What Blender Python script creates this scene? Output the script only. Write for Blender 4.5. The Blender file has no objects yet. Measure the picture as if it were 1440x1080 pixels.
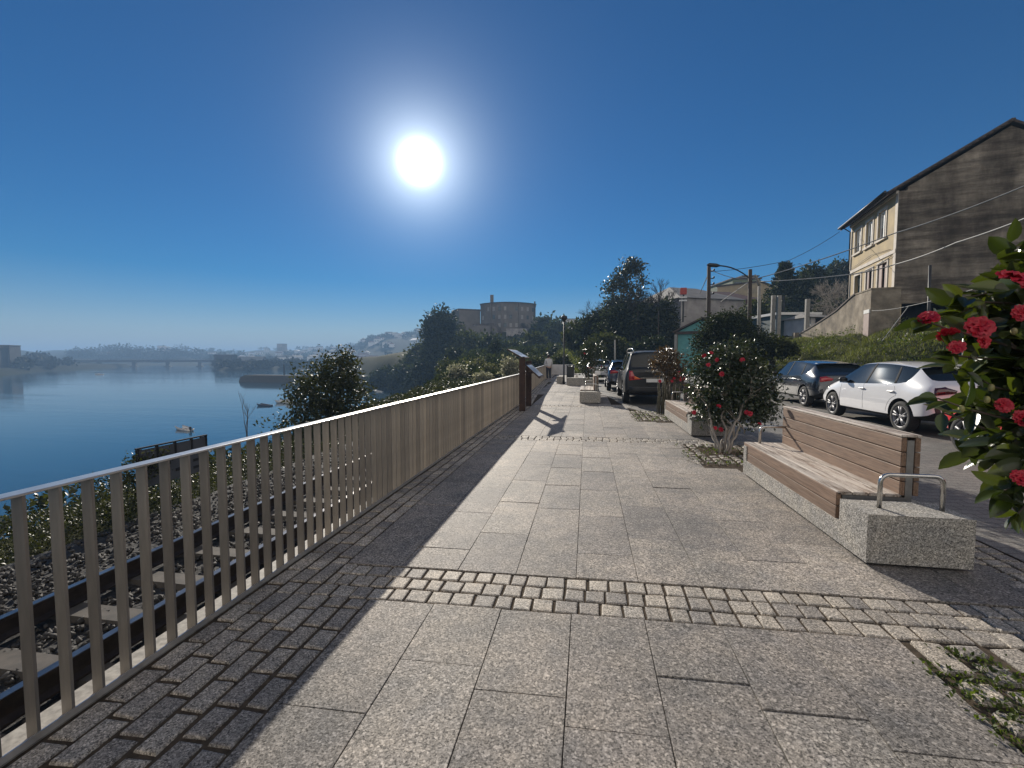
import bpy, bmesh, math, random
import numpy as np
from mathutils import Vector, Matrix
from mathutils.bvhtree import BVHTree

rng = np.random.RandomState(7)
random.seed(7)
sc = bpy.context.scene
COL = sc.collection
R = math.radians

# ------------------------------------------------------------------ camera model
FPX, CAMH = 620.0, 1.52
PIT = math.atan(37 / FPX)
YAW = math.atan(106 / FPX * math.cos(PIT))
_F = Vector((-math.sin(YAW) * math.cos(PIT), math.cos(YAW) * math.cos(PIT), -math.sin(PIT)))
_R = Vector((math.cos(YAW), math.sin(YAW), 0))
_U = Vector((-math.sin(YAW) * math.sin(PIT), math.cos(YAW) * math.sin(PIT), math.cos(PIT)))
def ray(x, y): return _F + _R * ((x - 720) / FPX) + _U * ((540 - y) / FPX)
def at(x, y, D): return Vector((0, 0, CAMH)) + ray(x, y) * D          # survey point: bearing x,y at depth D metres
def gp(x, y, z=0.0):
    d = ray(x, y); return Vector((0, 0, CAMH)) + d * ((z - CAMH) / d.z)
SUN = ray(590, 228).normalized()
SUN_EL = math.asin(SUN.z); SUN_AZ = math.atan2(SUN.x, SUN.y)

# ------------------------------------------------------------------ materials
MATS = {}
def _nodes(name):
    m = bpy.data.materials.new(name); m.use_nodes = True
    nt = m.node_tree; b = nt.nodes['Principled BSDF']
    return m, nt, b
def N(nt, t, **k):
    n = nt.nodes.new(t)
    for a, v in k.items(): setattr(n, a, v)
    return n
def L(nt, a, b): nt.links.new(a, b)
def ramp(nt, fac, stops):
    r = N(nt, 'ShaderNodeValToRGB')
    e = r.color_ramp.elements
    while len(e) < len(stops): e.new(0.5)
    for i, (p, c) in enumerate(stops):
        e[i].position = p; e[i].color = (c[0], c[1], c[2], 1)
    L(nt, fac, r.inputs[0]); return r.outputs[0]
def coords(nt, scale=(1, 1, 1), rot=(0, 0, 0), kind='Object'):
    tc = N(nt, 'ShaderNodeTexCoord'); mp = N(nt, 'ShaderNodeMapping')
    mp.inputs['Scale'].default_value = scale; mp.inputs['Rotation'].default_value = rot
    L(nt, tc.outputs[kind], mp.inputs[0]); return mp.outputs[0]
def noise(nt, vec, scale, detail=4, rough=.55):
    n = N(nt, 'ShaderNodeTexNoise'); n.inputs['Scale'].default_value = scale
    n.inputs['Detail'].default_value = detail; n.inputs['Roughness'].default_value = rough
    L(nt, vec, n.inputs['Vector']); return n.outputs['Fac']
def mixc(nt, fac, a, b, mode='MIX'):
    m = N(nt, 'ShaderNodeMix', data_type='RGBA', blend_type=mode)
    if isinstance(fac, (int, float)): m.inputs[0].default_value = fac
    else: L(nt, fac, m.inputs[0])
    for s, v in ((6, a), (7, b)):
        if isinstance(v, (tuple, list)): m.inputs[s].default_value = (v[0], v[1], v[2], 1)
        else: L(nt, v, m.inputs[s])
    return m.outputs[2]
def island(nt):
    g = N(nt, 'ShaderNodeNewGeometry'); return g.outputs['Random Per Island']
def bump(nt, b, h, strength=.3, dist=.01):
    n = N(nt, 'ShaderNodeBump'); n.inputs['Strength'].default_value = strength
    n.inputs['Distance'].default_value = dist
    L(nt, h, n.inputs['Height']); L(nt, n.outputs[0], b.inputs['Normal'])
def plain(name, c1, c2=None, scale=6, rough=.6, metal=0, bmp=0, stretch=(1, 1, 1), detail=5, coat=0, bdist=.01, isl=0, lo=.35, hi=.65):
    if name in MATS: return MATS[name]
    m, nt, b = _nodes(name)
    c2 = c2 or tuple(v * .8 for v in c1)
    v = coords(nt, stretch); n = noise(nt, v, scale, detail)
    c = ramp(nt, n, [(lo, c1), (hi, c2)])
    if isl:
        k = ramp(nt, island(nt), [(0, (1 - isl,) * 3), (1, (1 + isl * .6,) * 3)])
        c = mixc(nt, 1.0, c, k, 'MULTIPLY')
    L(nt, c, b.inputs['Base Color'])
    b.inputs['Roughness'].default_value = rough; b.inputs['Metallic'].default_value = metal
    if rough >= .95: b.inputs['Specular IOR Level'].default_value = .03
    if coat: b.inputs['Coat Weight'].default_value = coat; b.inputs['Coat Roughness'].default_value = .04
    if bmp: bump(nt, b, n, bmp, bdist)
    MATS[name] = m; return m
def leafmat(name, c1, c2, rough=.4, trans=.25, tcol=None, spec=.5):
    m, nt, b = _nodes(name)
    c = ramp(nt, island(nt), [(0, c1), (.75, c2), (1, tuple(min(1, v * 1.5) for v in c2))])
    L(nt, c, b.inputs['Base Color']); b.inputs['Roughness'].default_value = rough
    b.inputs['Specular IOR Level'].default_value = spec
    t = N(nt, 'ShaderNodeBsdfTranslucent')
    tc = mixc(nt, 1.0, c, tcol or (1.6, 1.8, .7), 'MULTIPLY'); L(nt, tc, t.inputs[0])
    mx = N(nt, 'ShaderNodeMixShader'); mx.inputs[0].default_value = trans
    L(nt, b.outputs[0], mx.inputs[1]); L(nt, t.outputs[0], mx.inputs[2])
    L(nt, mx.outputs[0], nt.nodes['Material Output'].inputs[0])
    MATS[name] = m; return m
def granite(name, base=.30, warm=(1.0, .95, .88), scale=95, isl=.12, stain=.25, rough=.55, bs=.5):
    m, nt, b = _nodes(name)
    v = coords(nt)
    n1 = noise(nt, v, scale, 2, .6); n2 = noise(nt, v, scale * 2.3, 2, .5); n3 = noise(nt, v, .9, 5, .6); n4 = noise(nt, v, 5.3, 4, .6)
    w = lambda k: tuple(base * k * q for q in warm)
    def cells(sc_):
        q = N(nt, 'ShaderNodeTexVoronoi'); q.inputs['Scale'].default_value = sc_; L(nt, v, q.inputs['Vector']); z = N(nt, 'ShaderNodeSeparateColor'); L(nt, q.outputs['Color'], z.inputs[0]); return z.outputs[0]
    c1 = ramp(nt, cells(scale), [(0, w(.10)), (.16, w(.16)), (.22, w(.55)), (.5, w(.85)), (.72, w(1.35)), (.86, w(1.7)), (1, w(2.9))])
    c2 = ramp(nt, cells(scale * 1.9), [(0, w(.15)), (.2, w(.3)), (.3, w(.8)), (.7, w(1.2)), (1, w(2.2))])
    c = mixc(nt, .45, c1, c2)
    vo = N(nt, 'ShaderNodeTexVoronoi'); vo.inputs['Scale'].default_value = 16; L(nt, v, vo.inputs['Vector'])
    fl = ramp(nt, vo.outputs['Distance'], [(.045, (1, 1, 1)), (.075, (0, 0, 0))]); sel = N(nt, 'ShaderNodeSeparateColor'); L(nt, vo.outputs['Color'], sel.inputs[0])
    pk = ramp(nt, sel.outputs[0], [(.80, (0, 0, 0)), (.86, (1, 1, 1))]); c = mixc(nt, mixc(nt, 1, fl, pk, 'MULTIPLY'), c, (.62, .58, .52))
    s = ramp(nt, n3, [(.32, (1 - stain, 1 - stain * .95, 1 - stain * .95)), (.62, (1.08, 1.05, 1.0))])
    c = mixc(nt, 1.0, c, s, 'MULTIPLY')
    s2 = ramp(nt, n4, [(.3, (.78, .79, .81)), (.62, (1.10, 1.07, 1.02))])
    c = mixc(nt, 1.0, c, s2, 'MULTIPLY')
    k = ramp(nt, island(nt), [(0, (1 - isl, 1 - isl, 1 - isl * .9)), (.5, (1, .98, .96)), (1, (1 + isl * .6, 1 + isl * .55, 1 + isl * .5))])
    c = mixc(nt, 1.0, c, k, 'MULTIPLY')
    L(nt, c, b.inputs['Base Color'])
    rr = ramp(nt, n1, [(.35, (rough - .06,) * 3), (.65, (min(1, rough + .15),) * 3)]); L(nt, rr, b.inputs['Roughness']); b.inputs['Specular IOR Level'].default_value = .35
    bump(nt, b, n1, bs, .004)
    MATS[name] = m; return m

granite('granite_slab', .27, (1, .93, .87), 105, .24, .36, .70, .45)
granite('granite_sett', .33, (1, .93, .84), 150, .30, .2, .68, .4)
granite('granite_block', .36, (1, .97, .92), 130, .04, .25, .75)
plain('joint_soil', (.10, .078, .058), (.055, .045, .035), 30, .95, bmp=.5)
plain('road_base', (.19, .18, .165), (.13, .125, .12), 1.3, .75)
plain('terrain_soil', (.055, .06, .028), (.03, .035, .018), 1.2, .95, bmp=.6, bdist=.1)
plain('bank_soil', (.05, .055, .022), (.035, .036, .018), 1.5, .95, bmp=.6, bdist=.1)
plain('ballast_bed', (.045, .043, .042), (.015, .015, .015), 22, .9, bmp=.9, bdist=.03)
plain('ballast_stone', (.07, .064, .058), (.032, .030, .029), 9, .8, isl=.5)
plain('concrete', (.33, .31, .28), (.22, .21, .19), 5, .8, bmp=.2)
plain('sleeper', (.11, .095, .08), (.06, .054, .048), 7, .85, bmp=.3)
plain('rail_steel', (.06, .045, .038), (.035, .027, .024), 14, .55, metal=.5)
plain('rail_head', (.35, .33, .31), (.22, .2, .19), 8, .3, metal=1)
plain('kerb_stone', (.40, .37, .32), (.24, .22, .19), 30, .7, bmp=.2)
plain('fence_steel', (.33, .295, .255), (.26, .235, .205), 9, .48, metal=.6, stretch=(4, 4, .6))
plain('rail_top', (.72, .70, .67), (.6, .58, .55), 12, .36, metal=.85)
plain('corten', (.055, .028, .02), (.03, .017, .014), 8, .8, bmp=.15)
plain('panel_white', (.72, .74, .78), (.62, .65, .7), 3, .3)
plain('panel_print', (.10, .13, .20), (.30, .33, .36), 14, .35)
plain('stainless', (.62, .60, .57), (.5, .49, .47), 20, .22, metal=1)
plain('bench_steel', (.33, .32, .31), (.25, .245, .24), 14, .38, metal=.7)
plain('white_paint', (.78, .78, .79), (.74, .74, .76), 2, .28, coat=1)
plain('dark_paint', (.022, .028, .038), (.018, .023, .032), 2, .22, coat=1)
plain('black_paint', (.010, .011, .013), (.008, .009, .011), 2, .42, coat=.12)
plain('red_paint', (.62, .022, .03), (.55, .02, .028), 2, .25, coat=1)
plain('blue_paint', (.03, .05, .095), (.025, .04, .085), 2, .2, coat=1)
plain('silver_paint', (.42, .43, .44), (.38, .39, .40), 2, .28, metal=.6, coat=1)
plain('tyre', (.018, .018, .018), (.03, .03, .03), 30, .85)
plain('arch_black', (.008, .008, .008), (.012, .012, .012), 10, .9)
plain('alloy', (.30, .30, .31), (.25, .25, .26), 10, .5, metal=.35)
plain('alloy_dark', (.03, .03, .032), (.02, .02, .022), 10, .4)
plain('trim_black', (.015, .015, .016), (.022, .022, .022), 12, .45)
plain('pillar_black', (.012, .012, .013), (.016, .016, .017), 10, .9)
plain('lamp_red', (.42, .008, .012), (.30, .006, .01), 5, .12, coat=1)
plain('lamp_dark', (.07, .004, .006), (.04, .003, .004), 5, .1, coat=1)
plain('lamp_orange', (.75, .16, .02), (.7, .12, .02), 5, .15, coat=1)
plain('plate_white', (.7, .7, .68), (.65, .65, .63), 5, .4)
plain('plaster_yellow', (.50, .39, .22), (.35, .28, .18), 1.3, .9, bmp=.25, detail=9, lo=.3, hi=.7)
plain('plaster_trim', (.62, .56, .48), (.50, .45, .39), 3, .85, bmp=.1)
plain('roof_dark', (.085, .06, .05), (.045, .036, .032), 4, .85, bmp=.5)
plain('void_dark', (.012, .012, .013), (.02, .02, .02), 3, .95)
plain('pvc_white', (.78, .77, .74), (.7, .69, .66), 4, .4)
plain('shutter_wood', (.34, .26, .23), (.26, .19, .17), 6, .7, stretch=(6, 6, .5))
plain('green_door', (.10, .17, .16), (.07, .13, .12), 6, .6)
plain('dull_glass', (.30, .28, .26), (.20, .19, .18), 3, .4)
plain('blind', (.42, .43, .38), (.34, .35, .31), 3, .5, stretch=(1, 1, 14))
plain('teal_wall', (.12, .34, .33), (.09, .27, .27), 2, .75)
plain('teal_dark', (.035, .075, .09), (.028, .06, .075), 3, .6, stretch=(8, 8, 1))
plain('wall_white', (.55, .54, .54), (.40, .39, .40), 1.0, .85)
plain('wall_grey', (.36, .34, .33), (.22, .20, .20), .8, .9, detail=7)
plain('hill_wall', (.17, .15, .135), (.11, .098, .09), .25, .9, detail=7)
plain('roof_red', (.085, .03, .026), (.06, .025, .022), 2, .85)
plain('roof_grey', (.20, .19, .18), (.14, .135, .13), 1, .8)
plain('balcony_green', (.16, .19, .11), (.13, .155, .09), 1, .8)
plain('wood_pole', (.055, .04, .031), (.032, .024, .019), 8, .85, stretch=(3, 3, .3))
plain('pole_concrete', (.30, .285, .26), (.23, .22, .20), 6, .8)
plain('metal_dark', (.03, .03, .032), (.045, .045, .047), 8, .5, metal=.5)
plain('cable', (.30, .30, .29), (.24, .24, .23), 6, .6)
plain('cable_dark', (.03, .03, .03), (.04, .04, .04), 6, .6)
plain('bark', (.11, .085, .065), (.06, .048, .04), 8, .9, bmp=.5, stretch=(2, 2, .5))
plain('bark_pale', (.34, .30, .25), (.22, .19, .16), 9, .85, bmp=.3, stretch=(3, 3, .5))
plain('bark_dark', (.04, .035, .03), (.025, .022, .02), 6, .9)
plain('stone_wall', (.10, .095, .085), (.055, .053, .05), 5, .95, bmp=.8, bdist=.05)
plain('cliff_rock', (.085, .07, .06), (.20, .185, .17), .30, .95, bmp=.9, stretch=(1, 1, .3), bdist=.8, lo=.45, hi=.78)
plain('boat_white', (.72, .71, .68), (.64, .63, .6), 3, .35)
plain('boat_blue', (.05, .08, .13), (.04, .06, .1), 3, .4)
plain('boat_wood', (.20, .12, .07), (.15, .09, .05), 5, .6)
plain('motor_black', (.02, .02, .02), (.03, .03, .03), 5, .4)
plain('bridge_concrete', (.032, .032, .034), (.022, .022, .024), .3, .85)
plain('far_land', (.026, .03, .02), (.014, .018, .012), .02, 1)
plain('house_white', (.72, .71, .70), (.62, .61, .6), .3, .8)
plain('far_roof', (.24, .12, .09), (.17, .10, .08), .3, .8)
plain('skin', (.45, .28, .21), (.40, .25, .19), 8, .6)
plain('hoodie', (.50, .50, .51), (.42, .42, .43), 12, .9)
plain('trousers', (.03, .032, .045), (.02, .022, .032), 12, .9)
plain('hair_dark', (.03, .022, .018), (.02, .015, .012), 20, .6)
plain('petal_red', (.50, .012, .035), (.36, .007, .022), 30, .5)
plain('petal_pale', (.55, .045, .09), (.42, .03, .06), 30, .5)
plain('bud', (.30, .28, .10), (.22, .2, .08), 30, .4)
plain('sign_red', (.40, .05, .035), (.32, .04, .03), 4, .6)
plain('mast_white', (.7, .7, .7), (.6, .6, .6), 4, .5)
plain('sign_grey', (.10, .105, .115), (.07, .075, .085), 3, .6)
plain('stalk', (.10, .085, .05), (.06, .055, .03), 12, .85)
plain('litter', (.16, .09, .045), (.09, .055, .03), 30, .8, isl=.5)
leafmat('leaf_camellia', (.014, .026, .010), (.045, .062, .018), .28, .28, (2.0, 1.9, .45), .6)
leafmat('leaf_camellia_far', (.016, .026, .012), (.040, .052, .022), .34, .15, (1.6, 1.7, .6), .6)
leafmat('leaf_bronze', (.035, .028, .014), (.075, .048, .025), .38, .25, (1.7, 1.4, .6), .5)
leafmat('leaf_ivy', (.014, .020, .008), (.045, .050, .020), .45, .25, (1.6, 1.6, .6), .35)
leafmat('leaf_dark', (.012, .018, .010), (.034, .042, .019), .62, .22, (1.5, 1.6, .7), .14)
leafmat('leaf_mid', (.022, .030, .013), (.055, .060, .025), .62, .28, (1.6, 1.7, .6), .14)
leafmat('leaf_olive', (.060, .065, .030), (.12, .12, .06), .5, .3, (1.5, 1.5, .8), .4)
leafmat('leaf_pale', (.14, .14, .09), (.30, .29, .21), .5, .3, (1.3, 1.3, 1.0), .4)
leafmat('leaf_eucalyptus', (.022, .030, .022), (.055, .065, .045), .45, .2, (1.5, 1.5, .8), .4)
leafmat('leaf_weed', (.03, .042, .012), (.075, .095, .025), .5, .35, (1.6, 1.8, .5), .3)
leafmat('grass_blade', (.045, .058, .016), (.12, .135, .04), .55, .38, (1.5, 1.5, .5), .3)
leafmat('leaf_far', (.014, .018, .011), (.03, .034, .02), .8, .0, None, .1)

def fence_mat():
    m = MATS['fence_steel']; nt = m.node_tree; b = nt.nodes['Principled BSDF']
    src = b.inputs['Base Color'].links[0].from_socket
    oi = N(nt, 'ShaderNodeObjectInfo'); k = mth_(nt, 'FRACT', mth_(nt, 'ADD', oi.outputs['Random'], island(nt)))
    c = mixc(nt, 1.0, src, ramp(nt, k, [(0, (.78, .78, .79)), (.5, (1, 1, 1)), (1, (1.25, 1.23, 1.2))]), 'MULTIPLY'); L(nt, c, b.inputs['Base Color'])
def mth_(nt, op, a, c=None):
    n = N(nt, 'ShaderNodeMath', operation=op); L(nt, a, n.inputs[0])
    if c is not None: L(nt, c, n.inputs[1])
    return n.outputs[0]
fence_mat()
def special_mats():
    # weathered bench wood: grain along Y
    for name, worn, grey in (('wood_side', .25, (.20, .15, .115)), ('wood_top', .75, (.58, .53, .47))):
        m, nt, b = _nodes(name)
        v = coords(nt, (26, 1.3, 26)); n = noise(nt, v, 3.0, 6, .65)
        v2 = coords(nt, (14, 1.2, 14)); n2 = noise(nt, v2, 1.6, 6, .7)
        c = ramp(nt, n, [(.3, (.095, .055, .034)), (.5, (.185, .113, .072)), (.7, (.26, .17, .112))])
        k = ramp(nt, n2, [(.52 - .30 * worn, (0, 0, 0)), (.72 - .25 * worn, (min(1, worn * 1.2),) * 3)])
        c = mixc(nt, k, c, grey)
        if worn > .5:
            d = ramp(nt, noise(nt, coords(nt, (20, 1.6, 20)), 1.8, 6, .75), [(.50, (1, 1, 1)), (.64, (.30, .24, .20))])
            c = mixc(nt, 1.0, c, d, 'MULTIPLY')
        kk = ramp(nt, island(nt), [(0, (.8, .8, .8)), (1, (1.15, 1.12, 1.1))])
        c = mixc(nt, 1.0, c, kk, 'MULTIPLY')
        L(nt, c, b.inputs['Base Color']); b.inputs['Roughness'].default_value = .62
        bump(nt, b, n, .35, .004); MATS[name] = m
    # street setts
    m, nt, b = _nodes('street_sett')
    v = coords(nt)
    br = N(nt, 'ShaderNodeTexBrick'); L(nt, v, br.inputs['Vector'])
    br.inputs['Scale'].default_value = 1; br.inputs['Brick Width'].default_value = .24; br.inputs['Row Height'].default_value = .12
    br.inputs['Mortar Size'].default_value = .007; br.inputs['Mortar Smooth'].default_value = .3
    br.inputs['Color1'].default_value = (.20, .19, .175, 1); br.inputs['Color2'].default_value = (.155, .15, .14, 1); br.inputs['Mortar'].default_value = (.075, .07, .062, 1)
    n = noise(nt, v, 1.1, 6); n2 = noise(nt, v, 120, 2)
    c = mixc(nt, 1.0, br.outputs['Color'], ramp(nt, n, [(.3, (.72, .72, .72)), (.65, (1.15, 1.13, 1.1))]), 'MULTIPLY')
    c = mixc(nt, 1.0, c, ramp(nt, n2, [(.35, (.6, .6, .6)), (.65, (1.4, 1.4, 1.4))]), 'MULTIPLY')
    L(nt, c, b.inputs['Base Color']); b.inputs['Roughness'].default_value = .68
    inv = N(nt, 'ShaderNodeMath', operation='SUBTRACT'); inv.inputs[0].default_value = 1; L(nt, br.outputs['Fac'], inv.inputs[1])
    bump(nt, b, inv.outputs[0], .5, .006); MATS['street_sett'] = m
    # water
    m, nt, b = _nodes('water')
    b.inputs['Base Color'].default_value = (.018, .060, .105, 1); b.inputs['Roughness'].default_value = .07
    b.inputs['IOR'].default_value = 1.33
    v = coords(nt, (1, 1, 1)); a = noise(nt, v, .55, 4, .6); a2 = noise(nt, coords(nt, (.012, .05, 1)), 1.0, 4, .55)
    c2 = ramp(nt, a2, [(.42, (0, 0, 0)), (.62, (1, 1, 1))])
    mm = N(nt, 'ShaderNodeMath', operation='MULTIPLY'); L(nt, a, mm.inputs[0]); L(nt, c2, mm.inputs[1])
    bump(nt, b, mm.outputs[0], .22, .25)
    MATS['water'] = m
    # stained blank gable wall
    m, nt, b = _nodes('gable_plaster')
    v = coords(nt, (1, 1, 1)); n = noise(nt, v, 1.1, 8, .65)
    n2 = noise(nt, coords(nt, (.28, .28, 2.4)), 1.0, 8, .7); n3 = noise(nt, coords(nt, (.7, .7, .22)), 1.0, 7, .65)
    c = ramp(nt, n, [(.25, (.125, .104, .08)), (.55, (.235, .20, .158)), (.75, (.37, .315, .25))])
    c = mixc(nt, 1, c, ramp(nt, n2, [(.40, (.48, .46, .45)), (.58, (1.12, 1.12, 1.12))]), 'MULTIPLY')
    c = mixc(nt, 1, c, ramp(nt, n3, [(.36, (.45, .43, .42)), (.58, (1.1, 1.1, 1.1))]), 'MULTIPLY')
    L(nt, c, b.inputs['Base Color']); b.inputs['Roughness'].default_value = .95
    bump(nt, b, n2, .5, .06); MATS['gable_plaster'] = m
    m, nt, b = _nodes('stair_plaster')
    v = coords(nt); n = noise(nt, v, 1.4, 8, .65)
    c = ramp(nt, n, [(.3, (.10, .085, .065)), (.52, (.23, .19, .14)), (.72, (.36, .31, .24))])
    L(nt, c, b.inputs['Base Color']); b.inputs['Roughness'].default_value = .95
    bump(nt, b, n, .4, .03); MATS['stair_plaster'] = m
    # window glass of cars and buildings
    m, nt, b = _nodes('car_glass')
    b.inputs['Base Color'].default_value = (.012, .016, .018, 1); b.inputs['Roughness'].default_value = .03
    MATS['car_glass'] = m
    m, nt, b = _nodes('car_glass_clear')
    b.inputs['Base Color'].default_value = (.55, .62, .60, 1); b.inputs['Roughness'].default_value = .02
    b.inputs['Transmission Weight'].default_value = .85; b.inputs['IOR'].default_value = 1.05
    b.inputs['Coat Weight'].default_value = .7; b.inputs['Coat Roughness'].default_value = .02
    MATS['car_glass_clear'] = m
    m, nt, b = _nodes('house_glass')
    b.inputs['Base Color'].default_value = (.05, .065, .07, 1); b.inputs['Roughness'].default_value = .05
    MATS['house_glass'] = m
special_mats()

# ------------------------------------------------------------------ object helpers
def link(o): COL.objects.link(o); return o
def tag(o, label=None, cat=None, group=None, kind=None):
    if label: o['label'] = label
    if cat: o['category'] = cat
    if group: o['group'] = group
    if kind: o['kind'] = kind
    return o
def thing(name, label, cat, loc=(0, 0, 0), rz=0, group=None):
    o = bpy.data.objects.new(name, None); link(o); o.empty_display_size = .2
    o.location = loc; o.rotation_euler = (0, 0, rz); return tag(o, label, cat, group)
def world_loc(o):
    v = Vector(o.location); p = o.parent
    while p: v += Vector(p.location); p = p.parent
    return v
def mesh_np(name, V, faces_flat, counts, mat, parent=None, smooth=False, local=False):
    V = np.asarray(V, dtype=np.float32).reshape(-1, 3)
    if parent is not None and not local: V = V - np.array(world_loc(parent), dtype=np.float32)
    me = bpy.data.meshes.new(name)
    me.vertices.add(len(V)); me.vertices.foreach_set('co', V.ravel())
    ff = np.asarray(faces_flat, dtype=np.int32).ravel(); cn = np.asarray(counts, dtype=np.int32)
    me.loops.add(len(ff)); me.loops.foreach_set('vertex_index', ff)
    me.polygons.add(len(cn)); st = np.zeros(len(cn), dtype=np.int32); st[1:] = np.cumsum(cn)[:-1]
    me.polygons.foreach_set('loop_start', st); me.polygons.foreach_set('loop_total', cn)
    if smooth: me.polygons.foreach_set('use_smooth', np.ones(len(cn), dtype=bool))
    me.update(calc_edges=True); me.validate()
    me.materials.append(MATS[mat] if isinstance(mat, str) else mat)
    o = bpy.data.objects.new(name, me); link(o)
    if parent is not None: o.parent = parent
    return o
class MB:
    def __init__(s): s.v = []; s.f = []; s.sm = []
    def add(s, vs, fs, sm=False):
        k = len(s.v); s.v += [tuple(v) for v in vs]
        for f in fs: s.f.append([i + k for i in f]); s.sm.append(sm)
        return s
    def hexa(s, p):   # 4 bottom ccw, 4 top ccw
        return s.add(p, [(3, 2, 1, 0), (4, 5, 6, 7), (0, 1, 5, 4), (1, 2, 6, 5), (2, 3, 7, 6), (3, 0, 4, 7)])
    def box(s, x0, x1, y0, y1, z0, z1):
        return s.hexa([(x0, y0, z0), (x1, y0, z0), (x1, y1, z0), (x0, y1, z0), (x0, y0, z1), (x1, y0, z1), (x1, y1, z1), (x0, y1, z1)])
    def obox(s, o, u, w, a0, a1, b0, b1, z0, z1):   # box in a frame: origin o, axes u,w (2-D)
        P = lambda a, b, z: (o[0] + u[0] * a + w[0] * b, o[1] + u[1] * a + w[1] * b, z)
        return s.hexa([P(a0, b0, z0), P(a1, b0, z0), P(a1, b1, z0), P(a0, b1, z0), P(a0, b0, z1), P(a1, b0, z1), P(a1, b1, z1), P(a0, b1, z1)])
    def prism(s, poly, ext):   # poly: list of 3-D points, ext: vector
        n = len(poly); e = Vector(ext); q = [tuple(Vector(p) + e) for p in poly]
        return s.add(list(poly) + q, [list(range(n - 1, -1, -1)), list(range(n, 2 * n))] + [(i, (i + 1) % n, n + (i + 1) % n, n + i) for i in range(n)])
    def tube(s, pts, rad, n=8, cap=True, sm=True):
        pts = [Vector(p) for p in pts]
        if not isinstance(rad, (list, tuple)): rad = [rad] * len(pts)
        k0 = len(s.v); ref = None
        for i, p in enumerate(pts):
            d = (pts[min(i + 1, len(pts) - 1)] - pts[max(i - 1, 0)])
            d = d.normalized() if d.length > 1e-9 else Vector((0, 0, 1))
            if ref is None: ref = d.orthogonal().normalized()
            a = (ref - d * ref.dot(d)); a = a.normalized() if a.length > 1e-6 else d.orthogonal().normalized()
            ref = a; b = d.cross(a)
            for j in range(n):
                t = 2 * math.pi * j / n
                s.v.append(tuple(p + (a * math.cos(t) + b * math.sin(t)) * rad[i]))
        for i in range(len(pts) - 1):
            for j in range(n):
                s.f.append([k0 + i * n + j, k0 + i * n + (j + 1) % n, k0 + (i + 1) * n + (j + 1) % n, k0 + (i + 1) * n + j]); s.sm.append(sm)
        if cap:
            s.f.append([k0 + j for j in range(n - 1, -1, -1)]); s.sm.append(False)
            m = k0 + (len(pts) - 1) * n; s.f.append([m + j for j in range(n)]); s.sm.append(False)
        return s
    def lathe(s, prof, n=24, axis='z', c=(0, 0, 0), sm=True):   # prof: (r, h)
        k0 = len(s.v)
        for r, h in prof:
            for j in range(n):
                t = 2 * math.pi * j / n; a, b = r * math.cos(t), r * math.sin(t)
                p = (a, b, h) if axis == 'z' else (h, a, b)
                s.v.append((p[0] + c[0], p[1] + c[1], p[2] + c[2]))
        for i in range(len(prof) - 1):
            for j in range(n):
                s.f.append([k0 + i * n + j, k0 + i * n + (j + 1) % n, k0 + (i + 1) * n + (j + 1) % n, k0 + (i + 1) * n + j]); s.sm.append(sm)
        return s
    def sphere(s, c, r, seg=10, rings=7):
        r = r if isinstance(r, (tuple, list)) else (r, r, r); k0 = len(s.v)
        for i in range(rings + 1):
            ph = math.pi * i / rings
            for j in range(seg):
                t = 2 * math.pi * j / seg
                s.v.append((c[0] + r[0] * math.sin(ph) * math.cos(t), c[1] + r[1] * math.sin(ph) * math.sin(t), c[2] + r[2] * math.cos(ph)))
        for i in range(rings):
            for j in range(seg):
                s.f.append([k0 + i * seg + j, k0 + (i + 1) * seg + j, k0 + (i + 1) * seg + (j + 1) % seg, k0 + i * seg + (j + 1) % seg]); s.sm.append(True)
        return s
    def build(s, name, mat, parent=None, local=False, bevel=0, seg=2):
        V = s.v
        if parent is not None and not local:
            w = world_loc(parent); V = [(v[0] - w.x, v[1] - w.y, v[2] - w.z) for v in V]
        me = bpy.data.meshes.new(name); me.from_pydata(V, [], s.f)
        me.polygons.foreach_set('use_smooth', s.sm); me.update()
        me.materials.append(MATS[mat])
        o = bpy.data.objects.new(name, me); link(o)
        if parent is not None: o.parent = parent
        if bevel:
            b = o.modifiers.new('bevel', 'BEVEL'); b.width = bevel; b.segments = seg; b.limit_method = 'ANGLE'; b.angle_limit = R(40)
        return o
def child_copy(o, parent, loc=None, rot=None, scale=None):
    c = o.copy(); link(c); c.parent = parent
    if loc is not None: c.location = loc
    if rot is not None: c.rotation_euler = rot
    if scale is not None: c.scale = scale
    return c

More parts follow.
